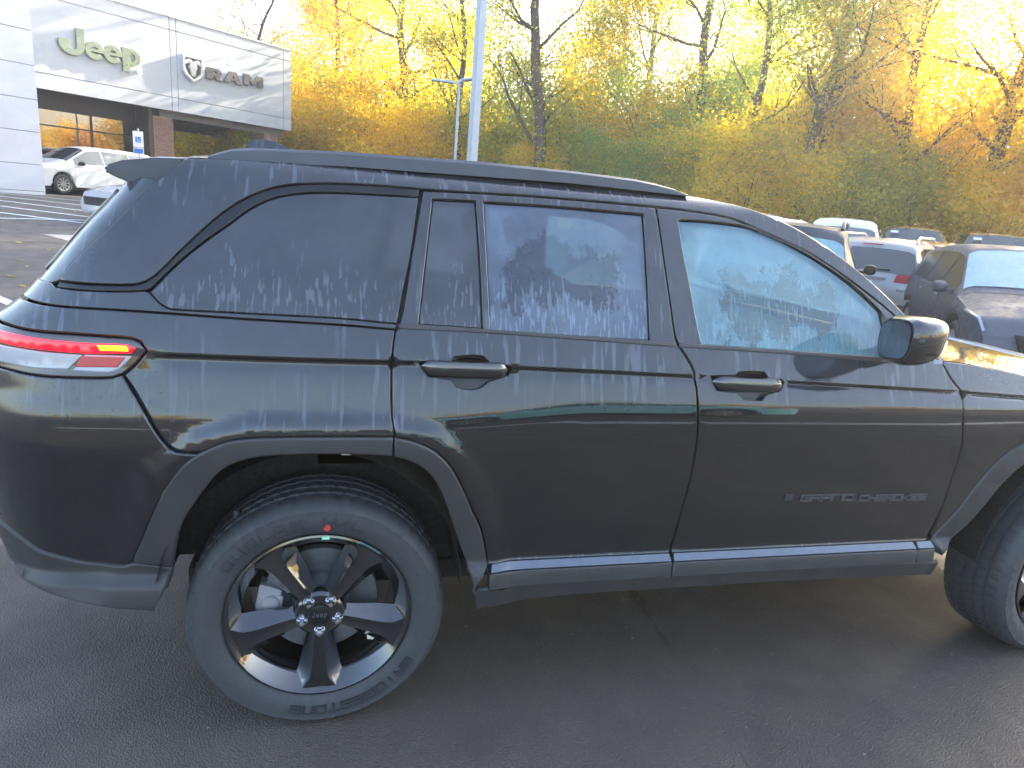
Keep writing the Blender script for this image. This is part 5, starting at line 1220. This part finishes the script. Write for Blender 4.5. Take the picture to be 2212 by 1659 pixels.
NAMED=[('sparse',470,46,1.05,.3,'orange','half-bare tree with dark twigs behind the roof edge of the showroom'),
 ('sparse',600,50,1.1,1.9,'rust','half-bare tree seen against the sky above the right end of the fascia'),
 ('tall1',700,41,.95,.2,'orange','orange-leaved tree with dark forked trunk just right of the showroom'),
 ('sparse',790,38,1.0,2.5,'gold','thin pale-barked tree between the showroom and the lamp posts'),
 ('tall2',880,43,1.0,1.2,'gold','golden tree behind the twin-headed lamp post'),
 ('tall3',985,40,1.0,4.0,'olive','olive tree right behind the tall lamp post'),
 ('tall2',1160,36,.95,2.2,'olive','thick-trunked olive tree just right of the tall lamp post'),
 ('tall3',1260,43,1.05,5.2,'gold','golden tree over the middle of the black roof'),
 ('tall1',1400,41,1.0,3.0,'olive','olive tree with a russet tinge and pale limbs right of centre'),
 ('tall2',1500,37,1.0,.6,'green','tall green-gold tree with twin dark trunks right of centre'),
 ('tall1',1600,34,.9,4.4,'green','leafy green tree above the front door of the black SUV'),
 ('tall2',1730,31,.95,5.4,'olive','big leaning tree with the stoutest trunk, above the far row of cars'),
 ('tall3',1850,33,.95,.9,'gold','slim-trunked tree over the white boxy SUV'),
 ('tall1',1960,30,.9,2.4,'gold','spreading gold tree over the dark pickup'),
 ('tall2',2110,29,.9,3.6,'gold','golden tree high over the grey crossover'),
 ('tall3',2230,27,.9,5.0,'yellow','bright yellow tree at the right edge')]
for i,(kd,px,dep,sc,rz,lf,lab) in enumerate(NAMED):
    x,y=wp(px,dep-(3 if px>850 else -3)); tree(kd,x,y,sc,rz,lf,lab,bark=M['palebark'] if i in (3,8,12) else None)
UND=[(350,50,'under1',.95,'olive','low shrubby tree seen through the open drive-through'),(455,42,'under2',1.0,'yellow','yellow shrubby tree seen under the canopy beside the far pier'),(695,38,'under1',1.0,'yellow','low yellow tree at the foot of the orange one by the showroom'),
 (770,36,'under2',1.1,'gold','golden understorey tree left of the lamp posts'),(860,38,'under1',1.0,'olive','olive understorey tree behind the twin-headed lamp post'),(960,36,'under2',1.1,'yellow','yellow understorey tree between the two lamp posts'),
 (1080,35,'under1',1.05,'green','green understorey tree just right of the tall lamp post'),(1190,33,'under2',1.1,'olive','olive understorey tree over the roof rails'),(1290,36,'under1',1.1,'gold','golden-brown understorey tree above the roof rail'),(1390,33,'under2',1.15,'gold','golden understorey tree over the front of the roof rail'),
 (1490,31,'under1',1.05,'green','green understorey tree where the roof starts to fall'),(1590,30,'under2',1.1,'green','bluish green understorey tree above the windscreen pillar'),(1700,28,'under1',1.0,'yellow','yellow understorey tree over the roof of the white sunroofed car'),(1800,28,'under2',1.1,'gold','golden understorey tree over the white boxy SUV'),
 (1900,26,'under1',1.0,'yellow','bright yellow understorey tree above the silver SUV'),(2010,26,'under2',1.1,'yellow','yellow understorey tree right over the pickup with sticker'),(2110,25,'under1',1.0,'yellow','glowing yellow understorey tree above the grey crossover'),(2220,24,'under2',1.1,'gold','golden understorey tree at the right edge')]
for i,(px,dep,kd,sc,lf,lab) in enumerate(UND):
    x,y=wp(px,dep+3); tree(kd,x,y,sc,i*2.1,lf,lab,name='understorey_tree')
LAND=[(300,'behind the showroom roof'),(560,'beyond the showroom canopy'),(700,'just right of the showroom'),(820,'well left of the twin-headed lamp post'),(930,'close by the twin-headed lamp post'),(1050,'behind the tall lamp post'),(1150,'just right of the tall lamp post'),(1280,'above the middle of the roof rail'),(1400,'above the front end of the roof rail'),(1500,'where the near roof starts to fall'),(1600,'above the front door window'),(1700,'above the windscreen pillar'),(1800,'over the white sunroofed car'),(1900,'over the white boxy SUV'),(2000,'over the pickup with the sticker'),(2100,'over the gap left of the grey crossover'),(2212,'over the grey crossover'),(9999,'just past the right edge of view')]
def land(px): return next(t for q,t in LAND if px<=q)
used_l=set()
def lab_(*c):
    for q in c:
        if q not in used_l: used_l.add(q); return q
    return c[0]
kinds=['tall1','tall2','tall3','sparse']
for i in range(22):
    px=300+i*95+random.uniform(-25,25); dep=lerp([(300,42),(1000,36),(1500,31),(2300,24)],px)+random.uniform(-1.5,1); x,y=wp(px,dep)
    tree('bush',x,y,random.uniform(.85,1.2),i*1.3,(lf:=random.choice(['olive','green','gold','olive','yellow'])),lab_(lf+' bush at the foot of the wood '+land(px),'smaller '+lf+' bush at the foot of the wood '+land(px)),group='bushes at the wood edge')
for i in range(12):
    px=-60+i*205+random.uniform(-30,30); dep=lerp([(300,60),(1000,54),(1500,50),(2400,40)],px)+random.uniform(-4,7); x,y=wp(px,dep)
    tree(kinds[i%4] if px>560 else 'sparse',x,y,random.uniform(.85,1.15),i*.9,(lf:=random.choice(['gold','orange','olive','gold','yellow'])),lab_('tall '+lf+' tree deep in the wood '+land(px),'second tall '+lf+' tree deep in the wood '+land(px)),group='trees deep in the wood')
for i in range(12):
    px=200+i*180+random.uniform(-30,30); dep=lerp([(300,50),(1000,46),(1500,42),(2400,33)],px)+random.uniform(-2,5); x,y=wp(px,dep)
    tree(['under1','under2'][i%2],x,y,random.uniform(1.,1.4),i*.7,(lf:=random.choice(['gold','orange','olive','gold','rust'])),lab_('shrubby '+lf+' tree deep in the wood '+land(px),'another shrubby '+lf+' tree deep in the wood '+land(px)),group='shrubby trees deep in the wood',name='understorey_tree')
# wood that turns the corner to the right and behind the camera: it shades the lot and shows in glass and paint
for i,(x,y,kd,lf) in enumerate([(36,12,'under1','gold'),(40,6,'under2','orange'),(44,0,'under1','yellow'),(46,-7,'under2','gold'),(47,-14,'under1','orange'),(48,-22,'under1','olive'),(46,-31,'under2','gold'),(41,-40,'under1','orange'),(33,-48,'under2','gold'),(24,-54,'under1','olive'),(13,-58,'under2','orange'),(2,-60,'under1','gold'),(-10,-60,'under2','olive'),(-22,-57,'under1','gold'),(-34,-52,'under2','gold')]):
    tree(kd,x,y,.9,i*1.1,lf,'low autumn tree on the far side of the lot, mirrored in glass and paint',group='trees behind the camera')
for i,(t_,d_) in enumerate(((6.5,9),(8.5,11),(10.5,9.5),(12.5,12))):
    x,y,_z=bloc(t_,d_+2,0); tree('bush',x,y,1.1,i*1.7,['yellow','green','gold','yellow'][i],['first yellow bush seen under the canopy, next to the near brick pier','green bush in the middle of the drive-through opening','gold bush seen under the canopy near the far brick pier','yellow bush behind the far brick pier'][i],group='bushes behind the drive-through')
for i,(x,y,kd,lf) in enumerate([(33,17,'tall2','gold'),(37,21,'tall1','gold'),(38,14,'tall2','yellow')]):
    tree(kd,x,y,1.15,i*1.3,lf,'tall autumn tree of the wood just out of view at right, shading the lot',group='tall trees shading the lot')
# fallen leaves near the showroom
b=MB()
for i in range(60):
    x,y=random.uniform(-9,-1),random.uniform(8,21); a=random.uniform(0,6.28); s=random.uniform(.04,.09); z=zg(x,y)+.012
    b.add([(x+s*math.cos(a+k*PI/2)*(1 if k%2 else .6),y+s*math.sin(a+k*PI/2)*(1 if k%2 else .6),z+random.uniform(0,.02)) for k in range(4)],[(0,1,2,3)])
o=b.build('fallen_leaves',LEAF['gold'],None,fix=False); o['kind']='stuff'; o['label']='scattered fallen leaves on the asphalt'
# grit on the asphalt by the near car
b=MB()
for i in range(420):
    x,y=random.uniform(-2.2,4.5),random.uniform(-1.9,1.8) if i%3 else random.uniform(-1.6,-.3); s=random.uniform(.0015,.0045); z=zg(x,y)
    b.add([(x-s,y-s,z),(x+s,y-s*.7,z),(x+s*.8,y+s,z),(x-s,y+s*.9,z),(x+s*.2,y,z+s*1.3)],[(0,1,4),(1,2,4),(2,3,4),(3,0,4)])
o=b.build('grit',simple('pale_grit',(.20,.19,.175),.8,noise=.4,nscale=40),None,fix=False); o['kind']='stuff'; o['label']='loose pale grit on the asphalt'
# ------------------------------------------------------------------ thin haze volume, added to veil and lighten the far trees
hb=MB().box((-120,-90,-1.),(120,125,32)); k=NM('veil_haze'); pv=k.n('ShaderNodeVolumePrincipled'); pv.inputs['Color'].default_value=(.9,.9,.9,1); pv.inputs['Density'].default_value=.0024; pv.inputs['Anisotropy'].default_value=.5
k.l(pv.outputs[0],k.out.inputs['Volume']); o=hb.build('haze',k.m); o['kind']='stuff'
